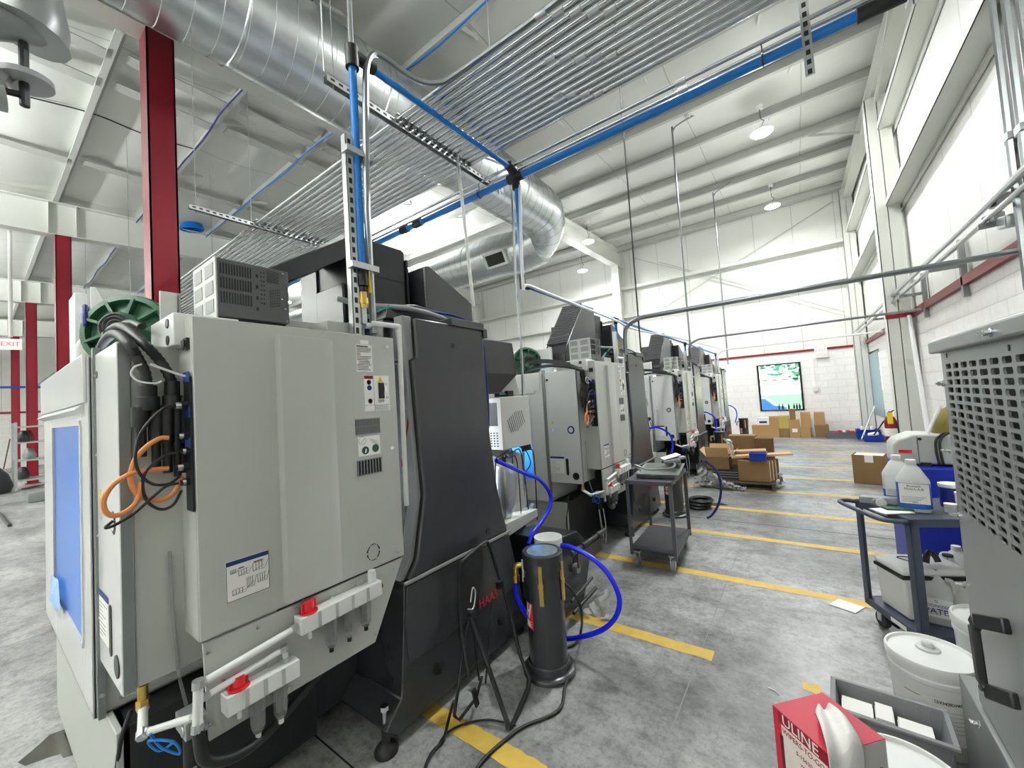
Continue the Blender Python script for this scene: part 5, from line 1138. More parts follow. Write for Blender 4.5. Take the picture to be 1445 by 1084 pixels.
tp = [(P(1152, 998, 'z', zt + .012), P(1173, 996, 'z', zt + .02)), (P(1150, 1008, 'z', zt + .03), P(1190, 1005, 'z', zt + .04)), (P(1156, 1020, 'z', zt + .035), P(1203, 1022, 'z', zt + .04)), (P(1162, 1040, 'z', zt + .025), P(1215, 1040, 'z', zt + .035)), (P(1168, 1062, 'z', zt + .012), P(1220, 1055, 'z', zt + .01)), (P(1172, 1090, 'z', zt - .02), P(1221, 1085, 'z', zt - .04)), (P(1176, 1120, 'z', zt - .06), P(1221, 1115, 'z', zt - .09))]
rows = []
n = 8
for i, (a, b_) in enumerate(tp):
    for j in range(n + 1):
        f_ = j / n; p = a.lerp(b_, f_) + Z1 * .012 * math.sin(f_ * 9 + i * .4); rows.append(p)
w.add(rows, [(i * (n + 1) + j, i * (n + 1) + j + 1, (i + 1) * (n + 1) + j + 1, (i + 1) * (n + 1) + j) for i in range(len(tp) - 1) for j in range(n)])
o = w.build('wiper', mat('white_wiper', '#ece9e6', .85, var=.04, bump=.2, scale=60), rb); md = o.modifiers.new('s', 'SUBSURF'); md.levels = 1; md.render_levels = 2; md = o.modifiers.new('t', 'SOLIDIFY'); md.thickness = .001
tag(MB().obox((ctr.x, ctr.y, .182), dx * hw, dy * hd, Z1 * .182).build('support_carton', 'cardd'), 'brown carton under the red wiper box, just below the picture edge', 'box')
# --- grey bins
q0, q1 = P(1172, 953, 'z', .30), P(1338, 1003, 'z', .30)
bx = (q1 - q0).normalized(); rz = math.atan2(bx.y, bx.x); bl_ = (q1 - q0).length; by_ = V((-bx.y, bx.x, 0)); cb = (q0 + q1) / 2 - by_ * .108
tray((cb.x, cb.y, 0), bl_ / 2 - .035, .075, .158, .004, rz, 'storage_bin', 'grate', 'lower grey ribbed plastic bin, under the one with paper packs', 'bin', 8, .02, 'grey storage bins')
tray((cb.x, cb.y, .16), bl_ / 2 - .035, .075, .14, .004, rz, 'storage_bin', 'grate', 'grey ribbed plastic bin holding white paper packs, behind the red wiper box', 'bin', 8, .02, 'grey storage bins')
for i, (t_, s_, hx_, hz_) in enumerate(((-.095, .0, .05, .10), (-.012, .005, .028, .112), (.075, -.005, .05, .088))):
    c = V((cb.x, cb.y, .166)) + bx * t_ + by_ * s_
    k = empty('paper_pack', c, 0, ('banded stack of white paper slips at the left end of the grey bin', 'upright pack of white slips in the middle of the grey bin', 'flat white paper pack at the right end of the grey bin')[i], 'paper', 'paper packs in the bin')
    for j in range(6): MB().obox(c + Z1 * (hz_ * (j + .5) / 6), bx * (hx_ - .002 * (j % 2)), by_ * (.055 - .003 * (j % 3)), Z1 * (hz_ / 12 - .0006)).build('slip', 'paper', k)
# --- cart at right
ax_ = V((-.43, .903, 0)).normalized(); bx_ = V((ax_.y, -ax_.x, 0)); N_ = V((.43, 3.09, 0)); WW, LL = .46, .76
ce = N_ + ax_ * WW / 2 + bx_ * LL / 2
rc = empty('steel_cart', (ce.x, ce.y, 0), math.atan2(bx_.y, bx_.x), 'blue grey two shelf push cart with tubular handle beside the perforated unit', 'cart', local=True)
hx, hy = LL / 2, WW / 2
for z, nm in ((.80, 'top_shelf'), (.165, 'bottom_shelf')):
    MB().box(-hx, hx, -hy, hy, z - .004, z).box(-hx, hx, -hy, -hy + .004, z - .042, z + .003).box(-hx, hx, hy - .004, hy, z - .042, z + .003).box(-hx, -hx + .004, -hy, hy, z - .042, z + .003).box(hx - .004, hx, -hy, hy, z - .042, z + .003).build(nm, 'cart2', rc, .002)
for x in (-hx, hx - .042):
    for y in (-hy, hy - .042):
        MB().box(x, x + .042, y if y < 0 else y + .038, y + .004 if y < 0 else y + .042, .125, .80).box(x if x < 0 else x + .038, x + .004 if x < 0 else x + .042, y, y + .042, .125, .80).build('leg', 'cart2', rc)
MB().tube(smooth([(-hx, -hy + .02, .785), (-hx - .07, -hy + .02, .79), (-hx - .12, -hy + .06, .795), (-hx - .13, 0, .80), (-hx - .12, hy - .06, .80), (-hx - .07, hy - .02, .80), (-hx, hy - .02, .79)], 6), .013, 10).build('handle', 'cart2', rc)
MB().box(-hx - .001, -hx - .0, -.06, .04, .768, .79).build('nameplate', 'zinc', rc); MB().box(-hx - .001, -hx, -.12, -.0, .13, .155).build('nameplate', 'paper', rc)
for x in (-hx + .06, hx - .06):
    for y in (-hy + .06, hy - .06):
        k = MB().cyl((x - .015, y, .048), (x + .015, y, .048), .048, n=22).build('caster_wheel', 'blackm', rc)
        MB().box(x - .022, x - .017, y - .018, y + .018, .04, .125).box(x + .017, x + .022, y - .018, y + .018, .04, .125).box(x - .03, x + .03, y - .03, y + .03, .118, .126).build('fork', 'zinc', k)
        if x < 0: MB().bar((x, y - .05, .06), (x + .03, y - .09, .04), .02, .006).build('brake', 'blackm', k)
def jug(c, lb, fluid, rz=0., s=1., label=('',), grp='gallon jugs', cap='white', lettering=None, handle_side=1):
    e = empty('jug', c, rz, lb, 'jug', grp, local=True)
    w = .074 * s; prof = [(0.93, 0), (1, .015), (1, .165), (.985, .178), (.50, .25), (.36, .262), (.34, .266), (.34, .285)]
    vs = []; n = 28; wj = MB()
    for r_, z in prof:
        for i in range(n):
            a = 2 * pi * i / n; ca, sa = math.cos(a), math.sin(a); k = (abs(ca) ** 4 + abs(sa) ** 4) ** -.25; k = 1 + (k - 1) * max(0, min(1, (r_ - .3) / .5))
            wj.v.append(V((w * r_ * k * ca, w * r_ * k * sa * .95, z * s)))
    m_ = len(prof); wj.f = [(i * n + k, i * n + (k + 1) % n, (i + 1) * n + (k + 1) % n, (i + 1) * n + k) for i in range(m_ - 1) for k in range(n)] + [tuple(range(n))[::-1], tuple(range((m_ - 1) * n, m_ * n))]; wj.mi = [0] * len(wj.f)
    b_ = wj.build('bottle', 'poly', e)
    if fluid:
        f_ = MB()
        for z in (.003, .02, fluid):
            for i in range(n):
                a = 2 * pi * i / n; ca, sa = math.cos(a), math.sin(a); k = (abs(ca) ** 4 + abs(sa) ** 4) ** -.25; q = w * 1.004 * (.94 if z < .01 else 1); f_.v.append(V((q * k * ca, q * k * sa * .95, z * s)))
        f_.f = [(i * n + k, i * n + (k + 1) % n, (i + 1) * n + (k + 1) % n, (i + 1) * n + k) for i in range(2) for k in range(n)]; f_.mi = [0] * len(f_.f); f_.build('fluid', 'fluid', e)
    MB().cyl((0, 0, .272 * s), (0, 0, .297 * s), .024 * s, n=20).build('cap', cap, e)
    if handle_side: MB().tube(smooth([(.045 * s * handle_side, 0, .243 * s), (.075 * s * handle_side, 0, .235 * s), (.082 * s * handle_side, 0, .19 * s), (.07 * s * handle_side, 0, .16 * s)], 5), .012 * s, 8).build('handle', 'poly', e)
    lb_ = MB().box(-w * .86, w * .86, -w * 1.03, -w * 1.0, (.05 if fluid else .045) * s, (.165 if fluid else .15) * s).build('label', 'paper', e)
    if lettering:
        for t_, z, sz, mm in lettering: text('lettering', t_, (0 if len(lettering) > 3 else -.0, -w * 1.035, z * s), X1, Z1, sz * s, mm, lb_, .0003)
    wl = MB()
    for k in range(4): wl.box(-w * .75, w * (.2 + .15 * k), -w * 1.034, -w * 1.03, (.06 + .009 * k) * s, (.063 + .009 * k) * s)
    wl.build('print', 'inkg', lb_)
    return e
zc = .803; j1 = P(1290, 724, 'z', zc); ja = math.atan2(-j1.x, j1.y) * -1
jug((j1.x + .02, j1.y + .09, zc), 'gallon jug with blue fluid and white label, front one on the cart top', .166, -.12, 1.0, handle_side=0, lettering=[('Bluetech', .152, .017, 'ink'), ('Multi-L.A.B', .135, .018, 'ink'), ('NET', .058, .012, 'ink')])
jug((j1.x - .02, j1.y + .27, zc), 'gallon jug with blue fluid, behind the front one on the cart top', .085, -.1, handle_side=0)
d1 = P(1316, 878, 'z', .168); jug((d1.x + .03, d1.y + .045, .168), 'clear water jug with blue lettering on the lower shelf of the cart, beside the cooler', 0, -.15, 1.0, cap='black', grp='water jugs', lettering=[('DEIONIZED', .108, .022, 'inkb'), ('WATER', .078, .042, 'inkb'), ('G', .135, .02, 'inkb')])
d2 = P(1345, 868, 'z', .168); jug((d2.x + .03, d2.y + .14, .168), 'larger milky jug with black cap behind the lettered water jug', 0, -.3, 1.05, cap='black', grp='water jugs', handle_side=-1)
d3 = P(1354, 850, 'z', .168); jug((d3.x + .05, d3.y + .20, .168), 'white handled bottle with grey label at the back of the lower cart shelf', 0, .2, .98, cap='white', grp='water jugs', handle_side=-1)
# cooler on the lower shelf
cl = ce - bx_ * .17 + ax_ * .045
co = empty('cooler', (cl.x, cl.y, .168), math.atan2(bx_.y, bx_.x), 'white picnic cooler with a black lid band on the lower shelf of the cart', 'cooler', local=True)
MB().prism([(-.155, .0), (.155, .0), (.17, .235), (-.17, .235)], 'y', -.115, .115).build('body', 'tan', co, .012); MB().box(-.176, .176, -.123, .123, .235, .255).build('gasket_band', 'black', co, .004); MB().box(-.175, .175, -.122, .122, .255, .30).build('lid', 'white', co, .016)
s_ = tag(MB().tube(smooth([V((cl.x, cl.y, .47)) + V(p) for p in ((.02, -.05, .01), (.03, -.03, .05), (.05, .0, .06), (.07, .0, .04), (.08, -.01, .01))]), .016, 8).build('trigger_nozzle', 'black'), 'black trigger nozzle lying on the cooler lid', 'nozzle')
MB().tube(smooth([V((cl.x, cl.y, .472)) + V(p) for p in ((.0, -.05, .003), (-.06, -.04, .003), (-.10, .0, .003), (-.06, .03, .003), (.0, .01, .003))]), .003, 6).build('wire', 'black', s_)
# things on the cart top
t0 = P(1242, 712, 'z', zc); g = tag(MB().obox(t0 + Z1 * .03, (.09, -.02, .005), (.01, .03, .0), (0, 0, .02)).cyl(t0 + V((-.02, -.05, .022)), t0 + V((-.02, -.03, .022)), .022, n=14).cyl(t0 + V((.08, -.02, .035)), t0 + V((.15, -.03, .045)), .018, n=12).build('hand_tool', 'gsheet', None, .004), 'grey handheld tool with round knob lying on the cart top', 'tool')
MB().cyl(t0 + V((-.0, -.062, .024)), t0 + V((0, -.052, .024)), .026, n=18).build('knob', 'tan', g)
t1 = P(1258, 722, 'z', zc); tag(MB().obox(t1 + Z1 * .004, (.07, .04, 0), (-.03, .05, 0), (0, 0, .003)).build('shop_towel', 'paper', None), 'white folded towel under the handheld tool', 'towel'); tag(MB().obox(t1 + V((.03, .03, .012)), (.06, .01, 0), (-.01, .025, 0), (0, 0, .006)).build('green_card', 'green'), 'green circuit card on the white towel on the cart', 'card')
t2 = P(1312, 722, 'z', zc) ; 
def pot(c, r, h, m, lid, lb, nm='pot', capr=None):
    e = empty(nm, c, 0, lb, 'container', 'small containers on the cart'); MB().lathe([(r * .94, 0), (r, .004), (r, h * .86), (r * .9, h * .9)], c, 24).build('body', m, e); MB().lathe([(r * 1.04, h * .86), (r * 1.06, h), (.0, h + .002)], c, 24).build('lid', lid, e); return e
pot((t2.x + .13, t2.y + .16, zc), .055, .14, 'navy', 'white', 'dark blue tub with a white lid behind the blue fluid jug', 'tub')
pot((t2.x + .09, t2.y + .02, zc), .026, .05, 'poly', 'paper', 'small clear cup beside the blue fluid jug', 'cup')
pot((t2.x + .16, t2.y + .06, zc), .04, .11, 'white', 'white', 'short white jar near the perforated panel edge', 'jar')
pot((t2.x + .21, t2.y + .11, zc), .036, .22, 'white', 'white', 'tall white bottle half hidden by the perforated panel', 'bottle')
# --- blue cabinet with grey saw on top
bb = tag(MB().box(.57, 1.15, 4.25, 4.85, 0, .90).build('blue_cabinet', mat('deep_blue_paint', '#10259a', .45, var=.05), None, .01), 'deep blue cabinet behind the cart that carries the grey machine', 'cabinet')
sw = empty('belt_sander', (.85, 4.5, .90), 0, 'pale grey bench machine with rounded front on the blue cabinet', 'machine')
MB().prism([(.55, .92), (.565, .915), (1.35, .915), (1.35, 1.13), (.68, 1.145), (.585, 1.10), (.555, 1.06)], 'y', 4.35, 4.65).build('housing', 'grey2', sw, .012)
MB().box(.585, .66, 4.345, 4.352, 1.0, 1.025).build('red_label', 'redp', sw); MB().box(.695, .698, 4.346, 4.352, .92, 1.13).build('seam', 'ink', sw)
MB().cyl((.71, 4.352, 1.11), (.71, 4.342, 1.11), .011, n=14).build('knob', 'black', sw); MB().box(.7, .76, 4.34, 4.36, .90, .93).build('catch', 'black', sw)
for dx_ in (0, .022): MB().tube(smooth([(.80 + dx_, 4.34, .92), (.79 + dx_, 4.33, 1.02), (.795 + dx_, 4.33, 1.10), (.825 + dx_, 4.345, 1.14), (.86 + dx_, 4.4, 1.15)]), .008, 8).build('cable', 'black', sw)
g = P(1332, 612, 'y', 4.4); w = MB(); w.lathe([(.0, 0), (.10, .01), (.11, .06), (.09, .13), (.04, .19), (.0, .21)], (g.x + .06, 4.5, 1.135), 14)
for i, v in enumerate(w.v): w.v[i] = v + V((.012 * math.sin(40 * v.z + 9 * v.y), .012 * math.sin(33 * v.x + 5), .01 * math.sin(50 * v.x)))
tag(w.build('cloth_bag', 'olive'), 'crumpled olive bag lying on top of the grey bench machine', 'bag'); tag(MB().cyl((g.x - .09, 4.40, 1.14), (g.x + .0, 4.41, 1.36), .012, n=8).build('white_rod', 'white'), 'white rod leaning against the olive bag', 'rod')
# small scraps on the floor
pp = P(1195, 855, 'z', .004); tag(MB().obox(pp, (.07, -.03, 0), (.03, .06, 0), (0, 0, .001)).build('paper_card', 'paper'), 'white paper card lying on the floor at the end of a yellow line', 'paper')
pp = P(1090, 975, 'z', .003); tag(MB().tube(smooth([P(1084, 970, 'z', .004), P(1092, 974, 'z', .004), P(1100, 981, 'z', .004)]), .002, 6).build('wire_scrap', 'zinc'), 'short bit of wire on the floor left of the red box', 'scrap')
# ================================================================== FAR ITEMS
def carton(c, hx, hy, h, rz, lb, m='card', tape=True, open_=False, grp=None, label=None, cat='box'):
    e = empty('carton', c, rz, lb, cat, grp, local=True)
    if open_:
        t = .006; w = MB().box(-hx, hx, -hy, hy, 0, t).box(-hx, hx, -hy, -hy + t, 0, h).box(-hx, hx, hy - t, hy, 0, h).box(-hx, -hx + t, -hy, hy, 0, h).box(hx - t, hx, -hy, hy, 0, h); w.build('body', m, e)
        for k, (p, d, q) in enumerate((((-hx, 0, h), V((-.6, 0, .8)), (0, hy, 0)), ((hx, 0, h), V((.7, 0, .7)), (0, hy, 0)), ((0, -hy, h), V((0, -.35, .93)), (hx, 0, 0)), ((0, hy, h), V((0, .3, .95)), (hx, 0, 0)))):
            L = (hx if k < 2 else hy) * .9; d = d.normalized(); MB().obox(V(p) + d * L / 2, d * L / 2, V(q), d.cross(V(q)).normalized() * .003).build('flap', 'card2', e)
    else:
        MB().box(-hx, hx, -hy, hy, 0, h).build('body', m, e, .004)
        if tape: MB().box(-hx * 1.002, hx * 1.002, -.025, .025, h * .75, h + .001).build('tape', 'card2', e)
    if label:
        MB().box(*label, -hy - .002, -hy - .0005, h * .3, h * .5).build('label', 'paper', e)
    return e
yb = 14.66
def stack_box(px0, px1, py0, py1, lb, m='card', label=None, hy=.16, dy=0, tape=True, name=None):
    a, b_ = P(px0, py1, 'y', yb - .18 + dy), P(px1, py1, 'y', yb - .18 + dy); zt = P((px0 + px1) / 2, py0, 'y', yb - .18 + dy).z; zb = STK.get(name, 0.)
    hx = (b_.x - a.x) / 2; lab = (-hx * .5, hx * .5) if label else None
    carton((((a.x + b_.x) / 2), yb + dy, zb), hx, hy, max(.08, zt - zb - .002), 0, lb, m, tape, False, 'cartons along the far wall', lab)
    if name: STK[name] = max(zb + .08, zt)
STK = {}
stack_box(1062, 1088, 600, 616, 'brown carton under the white one at the left end of the far row', name='a')
stack_box(1069, 1085.5, 589.5, 600, 'white carton with a blue label at the left end of the far row', 'white', name='a', tape=False)
stack_box(1087.5, 1100.5, 602, 615.5, 'brown carton at the bottom of the second far stack', name='b'); stack_box(1086, 1099, 588, 602, 'brown carton on top of the second far stack', name='b')
stack_box(1101, 1114.5, 605, 615.5, 'brown carton under the yellowish one by the far wall', 'cardd', name='c'); stack_box(1099.5, 1114, 587, 605, 'yellowish carton standing in the middle of the far row', 'cardy', name='c')
stack_box(1115, 1130, 592.5, 615.5, 'tall brown carton with a white label below the window', 'card', True, name='d'); stack_box(1114.5, 1123, 577, 592.5, 'small carton on top of the tall one below the window', 'cardd', name='d', hy=.1)
stack_box(1131, 1145, 604, 615.5, 'lowest carton of the three high stack by the far wall', name='e'); stack_box(1131, 1145.5, 593, 604, 'middle carton of the three high stack by the far wall', name='e'); stack_box(1130, 1144, 582, 593, 'topmost carton of the three high stack by the far wall', name='e')
stack_box(1151, 1171, 600, 615.5, 'wide brown carton at the right end of the far row', 'cardd', name='f'); stack_box(1150, 1165, 582, 600, 'carton on top of the wide one at the right end of the far row', name='f')
_par = [o for o in bpy.data.objects if o.get('label', '').startswith('white carton with a blue')][0]
MB().box(-.10, .10, -.163, -.1605, .06, .12).build('blue_label', 'inkb', _par)
# grey tray with red parts, blue bins, mop
a, b_ = P(1173, 615, 'z', 0.0), P(1206, 616, 'z', 0.0); tb = tray(((a.x + b_.x) / 2, 14.5, 0), .36, .2, .17, .006, 0, 'grey_tub', 'grate', 'low grey tub of red parts against the far wall', 'tub')
for i in range(7): tag(MB().box(a.x + .06 + .09 * i, a.x + .12 + .09 * i, 14.38 + .02 * (i % 3), 14.6, .01, .19 + .02 * (i % 2)).build('red_part', 'redp' if i % 3 != 2 else 'paper', None, .006), 'small red or white part sticking out of the low grey tub', 'part', 'parts in the grey tub')
a = P(1221, 616, 'z', 0); tray((a.x, 14.2, 0), .21, .16, .26, .006, 0, 'blue_bin', 'bluebin', 'blue plastic bin in the far right corner, behind the small blue one', 'bin')
for i in range(3): tag(MB().lathe([(.04, 0), (.045, .1), (.03, .16), (.02, .17)], (a.x - .1 + .1 * i, 14.2, .17), 14).build('white_bottle', 'white'), 'white bottle standing in the blue bin in the far right corner', 'bottle', 'bottles in the far blue bin')
a = P(1234, 624, 'z', 0); tray((a.x, a.y + .1, 0), .16, .11, .17, .006, 0, 'blue_bin', 'bluebin', 'small blue bin in front of the larger one by the far corner', 'bin')
tag(MB().obox((a.x - .0, a.y + .1, .19), (.1, 0, .02), (0, .08, 0), (0, 0, .04)).build('white_rag', 'paper', None, .02), 'white rag heaped in the small blue bin', 'rag')
tag(MB().tube([P(1216, 620, 'y', 13.6), P(1234, 573, 'y', 14.2)], .018, 8).build('mop_handle', 'zinc'), 'grey handle leaning in the far right corner beside the blue bins', 'handle')
tag(MB().tube(smooth([P(1233, 614, 'y', 12.6), P(1240, 605, 'y', 12.6), P(1248, 594, 'y', 12.6), P(1257, 592, 'y', 12.0), P(1264, 598, 'y', 11.5)]), .016, 8).build('rubber_hose', 'black'), 'black hose curving up beside the fire extinguisher', 'hose')
# fire extinguisher on the column
c = P(1259, 630, 'y', 8.95); fe = empty('fire_extinguisher', (1.17, 9.15, .42), 0, 'red fire extinguisher hanging on the steel column', 'extinguisher')
x, y = P(1259, 620, 'y', 9.15).x, 9.15
MB().lathe([(.075, 0), (.08, .01), (.08, .36), (.06, .43), (.025, .46), (.025, .48)], (x, y, .50), 24).build('cylinder', 'red', fe); MB().lathe([(.0805, .12), (.0812, .13), (.0812, .24), (.0805, .25)], (x, y, .50), 24, open_=True).build('label', 'paper', fe)
MB().box(x - .015, x + .015, y - .03, y + .02, .98, 1.03).bar((x, y, 1.0), (x + .05, y - .03, 1.05), .015, .015).build('valve', 'blackm', fe); MB().box(x - .045, x + .025, y - .095, y - .088, .83, 1.02).build('tag', 'yellow', fe); MB().box(x + .0, 1.26, y - .01, y + .01, .75, .79).build('mount', 'red', fe)
# bottles on the window sill
sx = P(1098, 576, 'y', YB + .02)
for i, (px, h) in enumerate(((1100, 8), (1105, 7), (1113.5, 8), (1121, 8), (1125, 9), (1129, 8))):
    p0 = P(px, 578.4, 'y', YB + .0); tag(MB().lathe([(.026, 0), (.028, .1), (.012, .13), (.012, .17)], (p0.x, YB + .005, wz0 + .042), 12).build('sill_bottle', 'blackm'), 'small dark bottle standing along the far window sill', 'bottle', 'dark bottles on the far window sill')
# lone open carton on the floor
q0, q1 = P(1210, 682, 'z', 0), P(1256, 686, 'z', 0); c = (q0 + q1) / 2; hx = (q1 - q0).length / 2
lc = empty('carton', (c.x, c.y + .17, 0), math.atan2(q1.y - q0.y, q1.x - q0.x), 'lone open brown carton on the floor left of the bench machine', 'box', 'cartons on the aisle floor', local=True)
MB().box(-hx, hx, -.17, -.164, 0, .44).box(-hx, hx, .164, .17, 0, .42).box(-hx, -hx + .006, -.17, .17, 0, .44).box(hx - .006, hx, -.17, .17, 0, .44).box(-hx, hx, -.17, .17, 0, .006).build('body', 'cardd', lc); MB().box(-hx + .15, -hx + .25, -.172, -.1705, .33, .44).build('label', 'paper', lc); MB().box(-hx + .01, hx - .01, -.15, .15, .006, .43).build('foam_filling', 'paper', lc, .01)
# pallet with cartons, panels and a blue bin
pe = empty('pallet', (-.95, 7.5, 0), .05, 'dark wooden pallet loaded with cartons beyond the shelf cart', 'pallet', local=True)
for i in range(6): MB().box(-.52, .52, -.42 + .15 * i, -.32 + .15 * i, .10, .118).build('board', 'wood', pe)
for x in (-.5, -.02, .46): MB().box(x, x + .045, -.42, .43, .015, .10).build('stringer', 'wood', pe)
tl_ = P(1040, 650, 'y', 7.2); tr_ = P(1085, 651, 'y', 7.2); cx_ = (tl_.x + tr_.x) / 2; hx = (tr_.x - tl_.x) / 2
for i in range(4):
    c = (cx_ + .035 * i, 7.26 + .09 * i, .12); e = empty('panel_carton', c, 0, 'brown flat carton standing upright on the pallet, ' + ('frontmost', 'second', 'third', 'last')[i] + ' of four', 'box', 'upright flat cartons on the pallet', local=True)
    MB().box(-hx, hx, -.035, .035, 0, .32 - .01 * (i % 2)).build('body', 'cardd', e, .003); MB().box(hx - .001, hx + .003, -.03, .03, .01, .31).build('white_edge', 'paper', e)
for i in range(7): tag(MB().box(-1.42 + .004 * (i % 2), cx_ - hx - .02, 7.3, 7.9, .12 + .02 * i, .137 + .02 * i).build('flat_plate', 'gsheet' if i % 2 else 'dark'), 'dark flat panel in the low pile at the left of the pallet', 'panel', 'pile of dark panels on the pallet')
carton((-1.22, 7.55, .262), .17, .2, .2, .02, 'open carton with raised flaps on top of the dark panels', 'cardd', open_=True, grp='cartons on the pallet')
a, b_ = P(1030, 640, 'y', 8.2), P(1068, 640, 'y', 8.2); carton(((a.x + b_.x) / 2, 8.3, .0), (b_.x - a.x) / 2, .14, P(1050, 615, 'y', 8.16).z, 0, 'wide brown carton standing behind the pallet', 'cardd', False, grp='cartons on the pallet')
a, b_ = P(1066, 640, 'y', 8.0), P(1092, 640, 'y', 8.0); carton(((a.x + b_.x) / 2, 8.12, .0), (b_.x - a.x) / 2, .12, P(1080, 619, 'y', 8.0).z, 0, 'dark brown carton standing behind the pallet on the aisle side', mat('dark_cardboard', '#6d5238', .85), False, grp='cartons on the pallet')
def plank(p, q, w_, lb):
    tag(MB().bar(p, q, w_, .03).build('flat_board', 'card2'), lb, 'board')
plank(V((-1.0, 7.36, .475)), V((-.2, 7.55, .52)), .2, 'long pale board lying on top of the upright cartons'); plank(V((-1.05, 7.75, .50)), V((-.55, 7.8, .53)), .24, 'short pale board behind the long one on the cartons')
bl = P(1070, 650, 'y', 7.2); tray((bl.x, 7.24, .45), .10, .07, .12, .004, .0, 'blue_bin', 'bluebin', 'small blue bin set on top of the upright cartons', 'bin', flare=.012)
w = MB(); rng = random.Random(5); nx, ny = 26, 9
def crumple(name, ptsA, ptsB, lb, amp, n=26, m=9):
    A_, B_ = smooth(ptsA, 8), smooth(ptsB, 8); w = MB(); rows = []
    for i in range(n + 1):
        pa = A_[int(i * (len(A_) - 1) / n)]; pb = B_[int(i * (len(B_) - 1) / n)]
        for j in range(m + 1): f_ = j / m; rows.append(pa.lerp(pb, f_) + V((rng.uniform(-1, 1), rng.uniform(-1, 1), rng.uniform(0, 1.6))) * amp)
    w.add(rows, [(i * (m + 1) + j, i * (m + 1) + j + 1, (i + 1) * (m + 1) + j + 1, (i + 1) * (m + 1) + j) for i in range(n) for j in range(m)])
    return tag(w.build(name, 'wrap', smooth=False), lb, 'plastic')
crumple('stretch_film', [P(988, 662, 'y', 7.1), P(1005, 668, 'y', 7.0), P(1030, 684, 'y', 6.95), P(1052, 692, 'z', .01)], [P(980, 688, 'z', .01), P(1000, 688, 'z', .01), P(1025, 690, 'z', .01), P(1050, 694, 'z', .005)], 'crumpled clear stretch film trailing in front of the pallet', .035)
crumple('stretch_film', [P(1020, 620, 'y', 7.35), P(1030, 632, 'y', 7.35), P(1032, 648, 'y', 7.3)], [P(1032, 622, 'y', 7.35), P(1036, 636, 'y', 7.35), P(1040, 648, 'y', 7.3)], 'wisp of clear film standing up between the cartons', .02, 12, 4)
crumple('stretch_film', [P(1098, 668, 'y', 7.35), P(1100, 680, 'z', .02), P(1092, 686, 'z', .02)], [P(1104, 672, 'z', .1), P(1106, 684, 'z', .02), P(1098, 690, 'z', .01)], 'clear film bunched at the aisle corner of the pallet', .03, 10, 5)
# spray bottle on the near machine
sb = empty('spray_bottle', (-2.93, .37, 1.89), 0, 'white spray bottle with a blue collar standing on the near machine', 'bottle')
c = V((-2.93, .37, 1.878)); MB().lathe([(.046, 0), (.05, .01), (.05, .14), (.043, .165), (.03, .185), (.034, .21), (.026, .225)], c, 26).build('body', 'poly', sb); MB().lathe([(.026, .222), (.027, .24), (.022, .245)], c, 20).build('collar', 'bluebin', sb)
MB().box(c.x - .035, c.x + .04, c.y - .018, c.y + .018, c.z + .265, c.z + .30).cyl(c + Z1 * .24, c + Z1 * .27, .015, n=12).box(c.x + .035, c.x + .06, c.y - .012, c.y + .012, c.z + .275, c.z + .295).build('trigger_head', 'white', sb, .006); MB().bar(c + V((.03, 0, .27)), c + V((.05, 0, .215)), .02, .01).build('trigger', 'bluebin', sb)
tag(MB().tube(smooth([(-2.66, .33, 2.12), (-2.62, .32, 2.16), (-2.56, .31, 2.13), (-2.54, .31, 2.06), (-2.60, .31, 2.14), (-2.68, .32, 2.15)]), .010, 8).build('blue_strap', 'navy'), 'blue strap tied on the green blower rim', 'strap')
# far left: rack cart with black bags, other bits
g = P(48, 688, 'z', 0); rk = empty('tool_rack', (g.x, g.y, 0), 0, 'open metal rack cart with machine parts at the far left', 'rack')
for dx_ in (-.5, .5):
    for dy_ in (-.35, .35): MB().box(g.x + dx_ - .03, g.x + dx_ + .03, g.y + dy_ - .03, g.y + dy_ + .03, 0, 1.9).build('post', 'zinc', rk)
for z in (.25, .8, 1.3, 1.75): MB().box(g.x - .5, g.x + .5, g.y - .35, g.y + .35, z, z + .04).build('shelf', 'zinc', rk)
for i, (z, m) in enumerate(((.29, 'dark'), (.84, 'gsheet'), (1.34, 'dark2'), (1.34, 'red'), (.29, 'black'))): tag(MB().lathe([(.12, 0), (.14, .1), (.09, .25), (.05, .32)], (g.x - .25 + .25 * (i % 3), g.y - .2 + .12 * (i % 2), z + .004), 14).build('tool_holder', m), 'dark conical tool holder on the far left rack', 'tool', 'tool holders on the far rack')
w = MB().lathe([(.0, 0), (.34, .02), (.38, .2), (.3, .5), (.12, .75), (.0, .8)], (g.x + .6, g.y - .8, 0), 16)
for i, v in enumerate(w.v): w.v[i] = v + V((.05 * math.sin(9 * v.z + v.y * 5), .05 * math.sin(7 * v.x), 0))
tag(w.build('black_bag', 'black'), 'black bag slumped in front of the far left rack', 'bag')
g2 = P(52, 706, 'z', 0); tag(MB().box(g2.x - .5, g2.x + .4, g2.y - .15, g2.y + .15, .0, .22).build('grey_box', 'gsheet', None, .02), 'low grey box on the floor in front of the far left rack', 'box')
tag(MB().tube(smooth([P(-5, 722, 'z', .02), P(3, 728, 'z', .02), P(8, 735, 'z', .02), P(14, 742, 'z', .02)]), .03, 6).build('power_cable', 'black'), 'black cord lying on the floor at the left edge', 'cord')
tag(MB().tube([P(0, 692, 'z', .02), P(30, 690, 'z', .02), P(62, 684, 'z', .02)], .02, 6).build('floor_cable', 'gsheet'), 'grey cord crossing the floor at the far left', 'cord')
tag(MB().tube([P(5, 662, 'z', 0), P(14, 620, 'x', -27)], .02, 6).build('red_rod', 'red'), 'thin red rod leaning near the far left column', 'rod')
